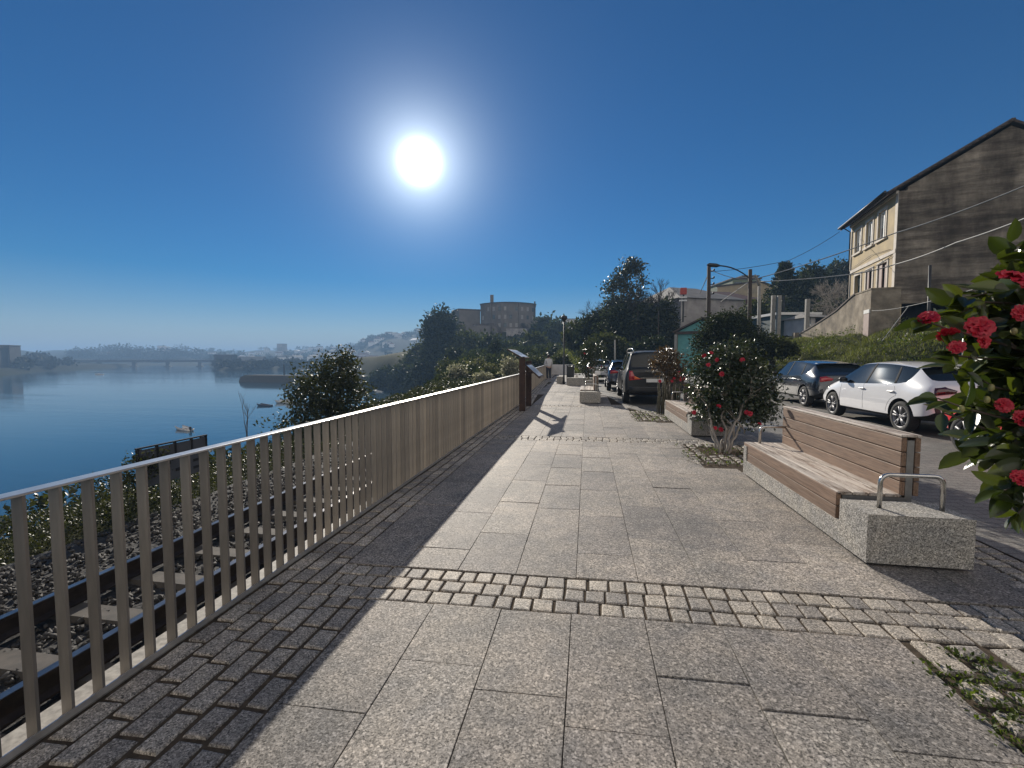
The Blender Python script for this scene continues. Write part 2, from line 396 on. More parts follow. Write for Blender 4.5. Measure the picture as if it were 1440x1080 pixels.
# ------------------------------------------------------------------ foliage helpers
def unit(a): return a / np.maximum(np.linalg.norm(a, axis=1, keepdims=True), 1e-9)
def leaf_base(rows=1, fold=.18, droop=.12):
    """leaf along +x, unit length, unit width in y, normal +z"""
    if rows == 0:
        return np.array([(0, 0, 0), (.5, -.5, .04), (1, 0, -.05), (.5, .5, .04)], float), [(0, 1, 2, 3)]
    if rows == 1:
        V = [(0, 0, 0), (.45, -.5, fold * .5), (.5, 0, -.02), (.45, .5, fold * .5), (1, 0, -droop)]
        return np.array(V, float), [(0, 1, 2), (0, 2, 3), (1, 4, 2), (2, 4, 3)]
    V = [(0, 0, 0)]; F = []
    ts = np.linspace(0, 1, rows + 2)[1:-1]
    for t in ts:
        w = .5 * math.sin(math.pi * t ** .85) ** .75
        z = -droop * (t ** 2) * 1.2
        V += [(t, -w, z + fold * w), (t, -w * .5, z + fold * w * .35), (t, 0, z - .015), (t, w * .5, z + fold * w * .35), (t, w, z + fold * w)]
    V.append((1, 0, -droop * 1.25)); T = len(V) - 1
    for q in range(4): F.append((0, 1 + q, 2 + q))
    for i in range(len(ts) - 1):
        a, b = 1 + 5 * i, 6 + 5 * i
        for q in range(4): F.append((a + q, b + q, b + q + 1, a + q + 1))
    a = 1 + 5 * (len(ts) - 1)
    for q in range(4): F.append((a + q, T, a + q + 1))
    return np.array(V, float), F
LEAF = {k: leaf_base(k) for k in (0, 1, 4)}
def scatter(name, base, pos, ax, nr, sc3, mat, parent=None, smooth=False):
    """one mesh of many copies of a small base shape; ax/nr give its x and z directions"""
    BV, BF = base; n = len(pos)
    ax = unit(ax); side = unit(np.cross(nr, ax)); nr = np.cross(ax, side)
    sc3 = np.asarray(sc3, float)
    if sc3.ndim == 1: sc3 = np.stack([sc3] * 3, 1)
    V = (pos[:, None, :] + BV[None, :, 0:1] * (ax * sc3[:, 0:1])[:, None, :] + BV[None, :, 1:2] * (side * sc3[:, 1:2])[:, None, :] + BV[None, :, 2:3] * (nr * sc3[:, 2:3])[:, None, :])
    flat = np.concatenate([np.array(f) for f in BF]); cnt = np.array([len(f) for f in BF])
    F = (flat[None, :] + (np.arange(n) * len(BV))[:, None]).ravel(); C = np.tile(cnt, n)
    return mesh_np(name, V.reshape(-1, 3), F, C, mat, parent, smooth)
def rand_dirs(n): return unit(rng.normal(size=(n, 3)))
def blob_leaves(blobs, n_clump, per, sigma, size, aspect=.55, up=.3, shell=.55):
    """clustered leaf positions through a set of ellipsoids (cx,cy,cz,rx,ry,rz)"""
    B = np.array(blobs, float); vol = B[:, 3] * B[:, 4] * B[:, 5]; p = vol ** .72; p /= p.sum()
    k = rng.choice(len(B), n_clump, p=p); d = rand_dirs(n_clump)
    r = shell + (1 - shell) * rng.rand(n_clump) ** .6; r *= 1 + .15 * rng.normal(size=n_clump)
    c = B[k, :3] + d * r[:, None] * B[k, 3:]
    cp = np.repeat(c, per, 0); dd = np.repeat(d, per, 0); m = len(cp)
    pos = cp + rng.normal(size=(m, 3)) * sigma
    ax = unit(dd * .8 + rng.normal(size=(m, 3)) * .8 + np.array([0, 0, -.15])); nr = unit(rng.normal(size=(m, 3)) * .7 + np.array([0, 0, up]) + dd * .4)
    s = size * (.65 + .7 * rng.rand(m))
    return pos, ax, nr, np.stack([s, s * aspect, s], 1), c
def limb(mb, a, b, r0, r1, wig=.08, n=5, k=6):
    a, b = Vector(a), Vector(b); Ln = (b - a).length; pts = []; rr = []
    for i in range(n + 1):
        t = i / n; o = Vector(rng.normal(size=3)) * wig * Ln * math.sin(math.pi * t) * .6
        pts.append(a.lerp(b, t) + o); rr.append(r0 + (r1 - r0) * t)
    mb.tube(pts, rr, k); return pts
def tree(name, label, cat, base, blobs, leafmat_, leaf=.25, clumps=220, per=14, sigma=.35, trunk_r=.2, bark='bark', group=None, rows=1, aspect=.55, shell=.5, limbs=None, trunk_part='trunk', foliage_part='foliage'):
    base = Vector(base); t = thing(name, label, cat, base, 0, group)
    mb = MB(); B = blobs
    cz = sum(b[2] for b in B) / len(B); cx = sum(b[0] for b in B) / len(B); cy = sum(b[1] for b in B) / len(B)
    top = Vector((cx, cy, cz)); fork = base.lerp(top, .45)
    limb(mb, base - Vector((0, 0, .1)), fork, trunk_r, trunk_r * .7, .04)
    for b in B: limb(mb, fork, (b[0], b[1], b[2] + b[5] * .3), trunk_r * .6, trunk_r * .12, .07)
    mb.build(trunk_part, bark, t)
    pos, ax, nr, s3, _ = blob_leaves(B, clumps, per, sigma, leaf, aspect, .3, shell)
    scatter(foliage_part, LEAF[rows], pos, ax, nr, s3, leafmat_, t)
    return t
def bare_tree(name, label, cat, base, h, spread, levels=5, r0=.15, mat='bark_dark', nb=3, group=None, part='trunk', tw=None):
    t = thing(name, label, cat, base, 0, group); mb = MB(); tb = MB()
    def grow(p, d, ln, r, lv):
        q = p + d * ln; mid = p + d * ln * .5 + Vector(rng.normal(size=3)) * ln * .06
        (mb if lv > 2 else tb).tube([p, mid, q], [r, r * .85, r * .7], 6 if lv > 2 else 4, cap=False)
        if lv == 0: return
        for i in range(nb if lv > 1 else nb + 1):
            e = Vector(rng.normal(size=3)); e = (d * 1.0 + e * spread + Vector((0, 0, .25))).normalized()
            grow(p + d * ln * (1.0 if i == 0 else rng.uniform(.45, 1)), e, ln * rng.uniform(.6, .85), r * .62, lv - 1)
    grow(Vector(base), Vector((0, 0, 1)), h * .3, r0, levels)
    mb.build(part, mat, t); tb.build('twigs', mat, t); return t

# ------------------------------------------------------------------ terrain
def sstep(t): t = np.clip(t, 0, 1); return t * t * (3 - 2 * t)
SHORE = np.array([(-21, -60), (-21, 10), (-26, 40), (-36, 80), (-47, 122), (-70, 143), (-100, 178), (-150, 245), (-150, 420), (700, 420), (700, -60)], float)
def poly_sd(P, X, Y):
    X = np.asarray(X, float); Y = np.asarray(Y, float); d = np.full(X.shape, 1e9); ins = np.zeros(X.shape, bool)
    n = len(P)
    for i in range(n):
        a, b = P[i], P[(i + 1) % n]; e = b - a; L2 = (e ** 2).sum()
        t = np.clip(((X - a[0]) * e[0] + (Y - a[1]) * e[1]) / L2, 0, 1)
        d = np.minimum(d, np.hypot(X - a[0] - t * e[0], Y - a[1] - t * e[1]))
        c = ((a[1] > Y) != (b[1] > Y)); xi = e[0] * (Y - a[1]) / (e[1] if abs(e[1]) > 1e-9 else 1e-9) + a[0]
        ins ^= c & (X < xi)
    return np.where(ins, d, -d)
def T(X, Y):
    X = np.asarray(X, float); Y = np.asarray(Y, float)
    d = poly_sd(SHORE, X, Y)
    z = -11.5 + 10.6 * sstep((d + 1.5) / 15.5)
    land = sstep(d / 18)
    # railway bench and promenade
    z = z - .15 * sstep((X + 6.6) / .6) * (Y < 95)
    prom = sstep((X + 2.35) / .12) * (1 - sstep((Y - 70) / 20))
    z = z * (1 - prom) + (-.07) * prom
    # bank on the right, rising hillside
    z = z + 2.9 * sstep((X - 9.4) / 6.5) + .12 * np.clip(X - 15, 0, 200)
    # ground ahead rises
    f = sstep((Y - 40) / 70)
    z = z + land * f * (3.0 + 6 * sstep((X + 25) / 60))
    g = at(705, 470, 200)
    z = z + land * 13.5 * np.exp(-(((X - g.x - 4) / 42) ** 2 + ((Y - g.y - 12) / 34) ** 2) ** 1.3)
    return z
def Tz(x, y): return float(T(np.array([x]), np.array([y]))[0])
def grid(name, xs, ys, fz, mat, kind='structure'):
    X, Y = np.meshgrid(xs, ys); Z = fz(X, Y); nx, ny = len(xs), len(ys)
    i = np.arange(nx * ny).reshape(ny, nx)
    F = np.stack([i[:-1, :-1], i[:-1, 1:], i[1:, 1:], i[1:, :-1]], -1).reshape(-1)
    o = mesh_np(name, np.stack([X, Y, Z], -1).reshape(-1, 3), F, np.full((nx - 1) * (ny - 1), 4), mat, None, True)
    return tag(o, kind=kind)
xs = np.concatenate([np.arange(-170, -40, 3.0), np.arange(-40, -8, .8), np.arange(-8, -1.5, .12), np.arange(-1.5, 9, 1.5), np.arange(9, 20, .4), np.arange(20, 60, 2), np.arange(60, 640, 12)])
ys = np.concatenate([np.arange(-50, 0, 5), np.arange(0, 40, .7), np.arange(40, 140, 2), np.arange(140, 330, 4), np.arange(330, 421, 12)])
def Tn(X, Y):
    z = T(X, Y); w = ((X < -6.3) | (X > 9.8)).astype(float)
    return z + w * .18 * (np.sin(X * 1.7 + 2 * np.sin(Y * .6)) * np.sin(Y * 1.3 + X * .4))
terr = grid('ground', xs, ys, Tn, 'bank_soil')
wx = np.array([-5000, -1500, -400, -100, 20, 800.]); wy = np.array([-300, 0, 100, 300, 800, 2000, 6000.])
grid('water', wx, wy, lambda X, Y: X * 0 - 9.5, 'water')

# ------------------------------------------------------------------ paving
def xr_edge(Y):
    return np.interp(Y, [-5, 9, 11.5, 14, 18, 25, 41, 60], [2.78, 2.78, 1.9, 1.15, .75, -.3, -1.0, -1.4])
def xl_edge(Y):
    return np.interp(Y, [-5, 14, 19, 35, 45, 60], [-2.16, -2.16, -2.47, -3.1, -3.4, -4])
tag(MB().add([(-2.2, -6, -.012), (3.4, -6, -.012), (3.4, 70, -.012), (-4.6, 70, -.012), (-4.6, 30, -.012), (-2.2, 14, -.012)], [(0, 1, 2, 3, 4, 5)]).build('bedding_sand', 'joint_soil'), kind='structure')
BANDS = [2.78, 8.28, 13.9, 19.5, 25.1, 30.7, 36.3]
def in_band(y0, y1): return any(not (y1 < b - .22 or y0 > b + .22) for b in BANDS)
def frustum(mb, x0, x1, y0, y1, z, bev, depth, jit=0, dome=.0):
    j = lambda: (random.random() - .5) * jit
    a = [(x0 + j(), y0 + j()), (x1 + j(), y0 + j()), (x1 + j(), y1 + j()), (x0 + j(), y1 + j())]
    cx, cy = sum(p[0] for p in a) / 4, sum(p[1] for p in a) / 4
    t = (random.random() - .5) * dome; u = (random.random() - .5) * dome
    def ring(k, zz, tilt=0): 
        out = []
        for p in a:
            dx, dy = cx - p[0], cy - p[1]
            out.append((p[0] + math.copysign(min(abs(dx), k), dx), p[1] + math.copysign(min(abs(dy), k), dy), zz + tilt * (t * (p[0] - cx) + u * (p[1] - cy)) * 8))
        return out
    V = ring(0, z - depth) + ring(0, z - bev) + ring(bev * .45, z - bev * .25, 1) + ring(bev * 1.4, z, 1)
    V = [(a_[0], a_[1] + .036 * a_[0], a_[2]) for a_ in V]
    F = [(12, 13, 14, 15)]
    for q in range(3):
        for i in range(4): F.append((q * 4 + i, q * 4 + (i + 1) % 4, q * 4 + 4 + (i + 1) % 4, q * 4 + 4 + i))
    mb.add(V, F)
# large slabs, rows running along the promenade
sl = MB()
segs = []
lo = -2.0
for b in BANDS + [46.0]:
    segs.append((lo, b - .222)); lo = b + .222
PLANTERS = [(1.69, 3.0, .3, 2.56), (1.55, 3.0, 6.55, 8.06), (1.2, 2.9, 10.9, 12.9)]
def blocked(cx, cy): return any(a < cx < b and c < cy < d for a, b, c, d in PLANTERS)
def slab_rows(segs):
    for si, (s0, s1) in enumerate(segs):
        x0 = -1.338 if si == 0 else -1.742
        k = 0; x = x0
        while x < 2.9:
            w = .42 if x < 1.2 or si > 0 else .345
            x1 = x + w
            if si == 0 and x1 > 1.5: x1 = 1.67
            y = s0; ln0 = (.34 + .5 * ((k * 37 + si * 13) % 10) / 10)
            first = True
            while y < s1 - .01:
                Ln = ln0 if first else .84
                first = False
                y1 = min(y + Ln, s1)
                if s1 - y1 < .2: y1 = s1
                cx, cy = (x + x1) / 2, (y + y1) / 2
                if cx + .2 < xr_edge(cy) + .12 and not blocked(cx, cy) and cx > xl_edge(cy) + .3:
                    if cx > xl_edge(cy) + .45:
                        g_ = random.choice((.0012, .0016, .002, .002)); frustum(sl, x + .002, x1 - .002, y + g_, y1 - g_, random.uniform(-.0008, .0008), .0022, .05, 0, .002)
                y = y1
            x = x1; k += 1
            if si == 0 and x >= 1.669: break
    # extra rows on the left where the path bends
    for s0, s1 in segs[2:]:
        for x in (-2.162, -2.582, -3.002):
            y = s0
            while y < s1 - .01:
                y1 = min(y + .84, s1); cy = (y + y1) / 2
                if x + .2 > xl_edge(cy) + .45: frustum(sl, x + .0035, x + .4165, y + .0035, y1 - .0035, 0, .004, .05)
                y = y1
slab_rows(segs)
tag(sl.build('paving_slabs', 'granite_slab'), kind='structure')
# cobble bands across, brick strip by the railing
cb = MB()
for bi, b in enumerate(BANDS):
    for r in range(3):
        y0 = b - .212 + r * .143; x = -1.738; w0 = (.12, .07, .10)[r]
        if b > 15: x = xl_edge(b) + .45
        while x < min(xr_edge(b) + .1, 4):
            w = w0 or random.uniform(.105, .15); w0 = None
            frustum(cb, x, x + w - .015, y0 + .002, y0 + .128, random.uniform(-.002, .002), .007, .05, .008, .006)
            x += w
def brick_cols(x0, x1, y0, y1, n):
    w = (x1 - x0) / n
    for k in range(n):
        y = y0 - random.random() * .2
        while y < y1:
            ln = random.uniform(.165, .225)
            if y + ln > y1 - .09: ln = y1 - y + .02
            a, b = max(y, y0), min(y + ln - .02, y1)
            if b - a > .03:
                off = xl_edge((a + b) / 2) + 2.16
                frustum(cb, x0 + off + k * w + .012, x0 + off + (k + 1) * w - .012, a, b, random.uniform(-.003, .002), .009, .05, .009, .006)
            y += ln
brick_cols(-2.13, -1.345, -1.5, 2.56, 6)
brick_cols(-2.13, -1.75, 2.565, 3.0, 3)
for i, b in enumerate(BANDS):
    y1 = BANDS[i + 1] if i + 1 < len(BANDS) else 45
    brick_cols(-2.13, -1.75, b + .22, min(y1 + .21, 45), 3)
# cobble strip behind the bench, along the street
y = -1.0
for k in range(3):
    y = -1.0 + .03 * k
    while y < 9.2:
        ln = random.uniform(.105, .15); frustum(cb, 2.8 + .145 * k, 2.8 + .145 * k + .122, y, y + ln - .022, random.uniform(-.002, .002), .007, .05, .008, .006); y += ln
tag(cb.build('cobbles', 'granite_sett'), kind='structure')
# planted squares with wide mossy joints
pc = MB(); weeds = []
for (a, b, c, d) in PLANTERS:
    near = c < 1
    px_, py_ = (.185, .185) if near else (.15, .15)
    x = a + .03; r = 0
    while x < b - .1:
        y = c + .02 + (.09 if r % 2 else 0)
        while y < d - .06:
            w = px_ * random.uniform(.9, 1.05)
            if d - (y + w) < .10: w = d - y + .03
            if not (abs(x - 2.17) < .3 and abs(y - 7.44) < .3) and not (abs(x - 2.4) < .25 and abs(y - 1.45) < .25):
                frustum(pc, x, x + px_ - .05, y, y + w - .05, random.uniform(.0, .012), .014, .06, .018, .012)
            if random.random() < (.95 if near else .6): weeds.append((x - .025, y + .06, .0))
            if random.random() < (.95 if near else .6): weeds.append((x + .06, y - .02, .0))
            y += w
        x += px_; r += 1
tag(pc.build('planter_cobbles', 'granite_sett'), kind='structure')
W = np.array(weeds); sel = (W[:, 1] < 3) & (W[:, 0] < 3)
wp = np.repeat(W[sel], 60, 0); wp = wp + rng.normal(size=wp.shape) * np.array([.045, .045, .004]); wp[:, 2] = np.abs(wp[:, 2]) - .008 + .022 * rng.rand(len(wp))
m = len(wp); s = .014 + .02 * rng.rand(m)
ax = unit(rng.normal(size=(m, 3)) + np.array([0, 0, .7])); nr = unit(rng.normal(size=(m, 3)) * .5 + np.array([0, 0, 1]))
tag(scatter('weeds', LEAF[1], wp, ax, nr, np.stack([s, s * .6, s], 1), 'leaf_weed'), kind='stuff')
wp = np.repeat(W[~sel], 7, 0); wp = wp + rng.normal(size=wp.shape) * np.array([.06, .06, .004]); wp[:, 2] = np.abs(wp[:, 2]) + .004
m = len(wp); s = .02 + .03 * rng.rand(m); ax = unit(rng.normal(size=(m, 3)) * np.array([1, 1, .3])); nr = unit(rng.normal(size=(m, 3)) * .35 + np.array([0, 0, 1]))
keep = rng.rand(m) < .55
tag(scatter('leaf_litter', LEAF[1], wp[keep], ax[keep], nr[keep], np.stack([s, s * .55, s], 1)[keep], 'litter'), kind='stuff')
wp = np.concatenate([wp[~keep] - np.array([0, 0, .004])]); m = len(wp); s = .03 + .03 * rng.rand(m)
tag(scatter('moss', LEAF[1], wp, unit(rng.normal(size=(m, 3)) + np.array([0, 0, .6])), unit(rng.normal(size=(m, 3)) * .5 + np.array([0, 0, 1])), np.stack([s, s * .5, s], 1), 'leaf_weed'), kind='stuff')
# street
rd = MB(); N_ = 40; vs = []
for i in range(N_ + 1):
    y = -8 + i * 2.2; xl = 3.235 if y < 9 else float(xr_edge(y)) + .04
    vs += [(xl, y, -.004 if True else 0), (9.45, y, -.004)]
rd.add(vs, [(2 * i, 2 * i + 1, 2 * i + 3, 2 * i + 2) for i in range(N_)])
tag(rd.build('street', 'street_sett'), kind='structure')
kb = MB(); pts = [(-1.5), 14, 19, 35, 45]
yy = [-3, 2, 6, 10, 14, 16.5, 19, 24, 29, 35, 45]
for a, b in zip(yy[:-1], yy[1:]):
    xa, xb = float(xl_edge(a)), float(xl_edge(b))
    kb.hexa([(xa - .13, a, -1.2), (xa + .012, a, -1.2), (xb + .012, b, -1.2), (xb - .13, b, -1.2), (xa - .13, a, .004), (xa + .012, a, .004), (xb + .012, b, .004), (xb - .13, b, .004)])
tag(kb.build('kerb', 'kerb_stone'), kind='structure')

# ------------------------------------------------------------------ railing
RH = 1.0
rt = thing('railing', 'long metal railing of close vertical slats with pale handrail beside the river', 'railing', (-2.16, 0, 0))
tr = MB(); br_ = MB()
yr = [-3, 2, 6, 10, 14, 16.5, 19, 24, 29, 35, 41]
for a, b in zip(yr[:-1], yr[1:]):
    xa, xb = float(xl_edge(a)), float(xl_edge(b))
    tr.hexa([(xa - .045, a, RH - .012), (xa + .025, a, RH - .012), (xb + .025, b, RH - .012), (xb - .045, b, RH - .012), (xa - .045, a, RH), (xa + .025, a, RH), (xb + .025, b, RH), (xb - .045, b, RH)])
    br_.hexa([(xa + .030, a, .012), (xa + .036, a, .012), (xb + .036, b, .012), (xb + .030, b, .012), (xa + .030, a, .040), (xa + .036, a, .040), (xb + .036, b, .040), (xb + .030, b, .040)])
tr.build('handrail', 'rail_top', rt, bevel=.003); br_.build('bottom_rail', 'rail_top', rt)
b0 = MB().box(-.03, .025, -.006, .006, 0, RH - .0125).build('baluster', 'fence_steel', rt, True)
ysb = np.arange(1.09, 40.9, .1195)
b0.location = (0, ysb[0], 0)
for y in ysb[1:100]: child_copy(b0, rt, (float(xl_edge(y)) + 2.16, y, 0))
rest = MB()
for y in list(np.arange(ysb[0] - .1195, -1.5, -.1195)) + list(ysb[100:]):
    x = float(xl_edge(y)); rest.box(x - .03, x + .025, y - .006, y + .006, 0, RH - .0125)
tag(rest.build('balusters', 'fence_steel', rt), kind='stuff')

# ------------------------------------------------------------------ railway
trk = thing('railway_track', 'single railway track on dark ballast below the promenade railing', 'railway track', (-3.9, 0, -.66))
ZT = -.48
for xr in (-3.40, -4.44):
    r1 = MB(); r2 = MB()
    prof = [(-.06, -.16), (.06, -.16), (.06, -.145), (.012, -.125), (.012, -.04), (.033, -.03), (.033, -.008), (-.033, -.008), (-.033, -.03), (-.012, -.04), (-.012, -.125), (-.06, -.145)]
    r1.prism([(xr + a, -3, ZT + b) for a, b in prof], (0, 95, 0)); o = r1.build('rail', 'rail_steel', trk)
    MB().box(xr - .03, xr + .03, -3, 92, ZT - .006, ZT + .001).build('rail_head', 'rail_head', o)
s0 = MB().hexa([(-.95, -.11, -.2), (.95, -.11, -.2), (.95, .11, -.2), (-.95, .11, -.2), (-.93, -.09, 0), (.93, -.09, 0), (.93, .09, 0), (-.93, .09, 0)]).build('sleeper', 'sleeper', trk, True)
s0.location = (-.02, 1.2, ZT - .165 + .66)
for k in range(1, 95): child_copy(s0, trk, (-.02, 1.2 + .6 * k, ZT - .165 + .66))
bx = np.arange(-6.3, -2.2, .14); by = np.arange(-3, 90, .3)
grid('ballast_bed', bx, by, lambda X, Y: -.70 - .06 * np.clip((-5.2 - X), 0, 2) + .016 * np.sin(X * 23 + Y * 7) * np.sin(Y * 17 - X * 5), 'ballast_bed')
def stones(n, x0, x1, y0, y1, zf, s0_, s1_):
    base = np.array([(1, 0, 0), (-1, 0, 0), (0, 1, 0), (0, -1, 0), (0, 0, .8), (0, 0, -.8), (.6, .6, .5), (-.6, .5, -.5)], float) * .5
    base[:6] += rng.normal(size=(6, 3)) * .08
    F = [(0, 6, 4), (6, 2, 4), (2, 1, 4), (1, 3, 4), (3, 0, 4), (0, 2, 6), (0, 3, 5), (3, 1, 5), (1, 2, 5), (2, 0, 5)]
    y = y0 + (y1 - y0) * rng.rand(n) ** 1.9; x = rng.uniform(x0, x1, n)
    pos = np.stack([x, y, zf + .02 * rng.rand(n)], 1)
    s = rng.uniform(s0_, s1_, n); s3 = np.stack([s * rng.uniform(.8, 1.3, n), s * rng.uniform(.7, 1.1, n), s * rng.uniform(.6, 1, n)], 1)
    return (base, F), pos, rand_dirs(n), rand_dirs(n), s3
g = stones(15000, -6.0, -2.32, .6, 22, -.69, .035, .075)
keep = ~((np.abs(g[1][:, 0] + 3.4) < .07) | (np.abs(g[1][:, 0] + 4.44) < .07))
tag(scatter('ballast_stones', g[0], g[1][keep], g[2][keep], g[3][keep], g[4][keep], 'ballast_stone'), kind='stuff')

# ------------------------------------------------------------------ benches
def carve(o, cutters, bevel):
    for c in cutters:
        co = c.build('cutter', 'arch_black'); m = o.modifiers.new('b', 'BOOLEAN'); m.object = co; m.operation = 'DIFFERENCE'; m.solver = 'EXACT'
        co.location = world_loc(o)
        dg = bpy.context.evaluated_depsgraph_get(); dg.update(); me = bpy.data.meshes.new_from_object(o.evaluated_get(dg))
        o.modifiers.clear(); old = o.data; me.materials.clear(); me.materials.append(old.materials[0]); me.name = old.name
        for p in me.polygons: p.material_index = 0
        o.data = me; bpy.data.objects.remove(co)
    b = o.modifiers.new('bevel', 'BEVEL'); b.width = bevel; b.segments = 2; b.limit_method = 'ANGLE'; b.angle_limit = R(40)
def bench(label, loc, ends=(True, True), Ln=2.58):
    t = thing('bench', label, 'bench', loc, 0, 'granite and wood benches along the promenade')
    W_ = .68
    b = MB()
    # plinth with recess under the seat, taller blocks at both ends
    b.box(.0, W_, .0, Ln, .025, .385)
    carve(b.build('granite_base', 'granite_block', t, True), [MB().box(-.1, .10, .36, Ln - .10, .20, .6), MB().box(-.2, W_ + .1, .3605, Ln - .1005, .335, .7)], .008)
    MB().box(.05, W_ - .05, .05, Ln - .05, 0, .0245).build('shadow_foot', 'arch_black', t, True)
    y0, y1 = .43, Ln + .02
    fr = MB()
    for yy_ in (y0 + .006, (y0 + y1) / 2, y1 - .05):
        fr.box(.055, .095, yy_, yy_ + .04, .22, .365); fr.box(.055, .555, yy_, yy_ + .04, .3655, .395)
        fr.box(.505, .555, yy_, yy_ + .04, .3955, .86); 
    fr.build('seat_frame', 'bench_steel', t, True)
    wt = MB(); ws = MB()
    n = 4; wd = (.47 - .01) / n
    for k in range(n): wt.box(.012 + k * wd + .004, .012 + (k + 1) * wd - .004, y0, y1, .398, .425)
    for k in range(2): ws.box(.008, .045, y0, y1, .19 + k * .117, .19 + k * .117 + .110)
    nb_ = 4; bh = (.885 - .41) / nb_
    for k in range(nb_):
        z0 = .41 + k * bh
        ws.box(.462, .500, y0, y1, z0 + .004, z0 + bh - .004)
        ws.box(.560, .598, y0, y1, z0 + .004, z0 + bh - .004)
    wt.box(.458, .602, y0 - .003, y1 + .003, .887, .905)
    ws.build('wood_boards', 'wood_side', t, True, .004); wt.build('worn_top_boards', 'wood_top', t, True, .004)
    for e, yy_ in ((0, .17), (1, Ln - .055)):
        if not ends[e]: continue
        h = MB(); p = []
        x0, x1, zt, r = .17, .585, .64, .06
        p.append((x0, yy_, .385)); p.append((x0, yy_, zt - r))
        for a in range(1, 7): q = a / 6 * math.pi / 2; p.append((x0 + r - r * math.cos(q), yy_, zt - r + r * math.sin(q)))
        for a in range(0, 7): q = a / 6 * math.pi / 2; p.append((x1 - r + r * math.sin(q), yy_, zt - r + r * math.cos(q)))
        p.append((x1, yy_, .385)); h.tube(p, .016, 10)
        h.build('armrest_rail', 'stainless', t, True)
    return t
bench('nearest slatted wooden bench on a granite base with steel hoop armrests', (2.02, 3.53, 0))
bench('slatted wooden bench half hidden behind the flowering camellia', (1.99, 8.89, 0), Ln=3.0)
bench('farthest bench, its granite end block in front of the dark van', (-.24, 14.82, 0))

# ------------------------------------------------------------------ cars
HATCH = [(0.00, .42, .70, .80, .66, .86, .60, .88), (.06, .32, .80, .92, .77, .98, .68, 1.00), (.20, .28, .865, .98, .82, 1.05, .68, 1.08),
         (.60, .24, .878, .99, .835, 1.31, .60, 1.355), (1.20, .22, .88, .965, .845, 1.38, .61, 1.43), (1.95, .22, .88, .925, .845, 1.41, .61, 1.46),
         (2.45, .22, .88, .905, .84, 1.365, .60, 1.415), (3.15, .22, .88, .885, .82, .965, .73, .995), (3.55, .24, .87, .82, .78, .885, .66, .915),
         (3.88, .28, .82, .70, .72, .76, .58, .79), (4.04, .34, .70, .55, .62, .62, .50, .64)]
SUVT = [(0.0, .45, .78, .98, .80, 1.04, .74, 1.06), (.05, .36, .88, 1.08, .86, 1.14, .78, 1.16), (.12, .32, .92, 1.12, .88, 1.19, .78, 1.22),
        (.42, .30, .93, 1.10, .88, 1.66, .70, 1.72), (1.2, .28, .935, 1.08, .885, 1.70, .705, 1.77), (2.1, .28, .935, 1.06, .885, 1.70, .705, 1.78),
        (2.75, .28, .935, 1.04, .88, 1.655, .69, 1.73), (3.55, .28, .93, 1.03, .86, 1.11, .76, 1.14), (4.15, .32, .91, .96, .82, 1.02, .68, 1.05),
        (4.55, .36, .84, .82, .74, .88, .60, .90), (4.75, .42, .70, .62, .64, .68, .52, .70)]
CARS = {}
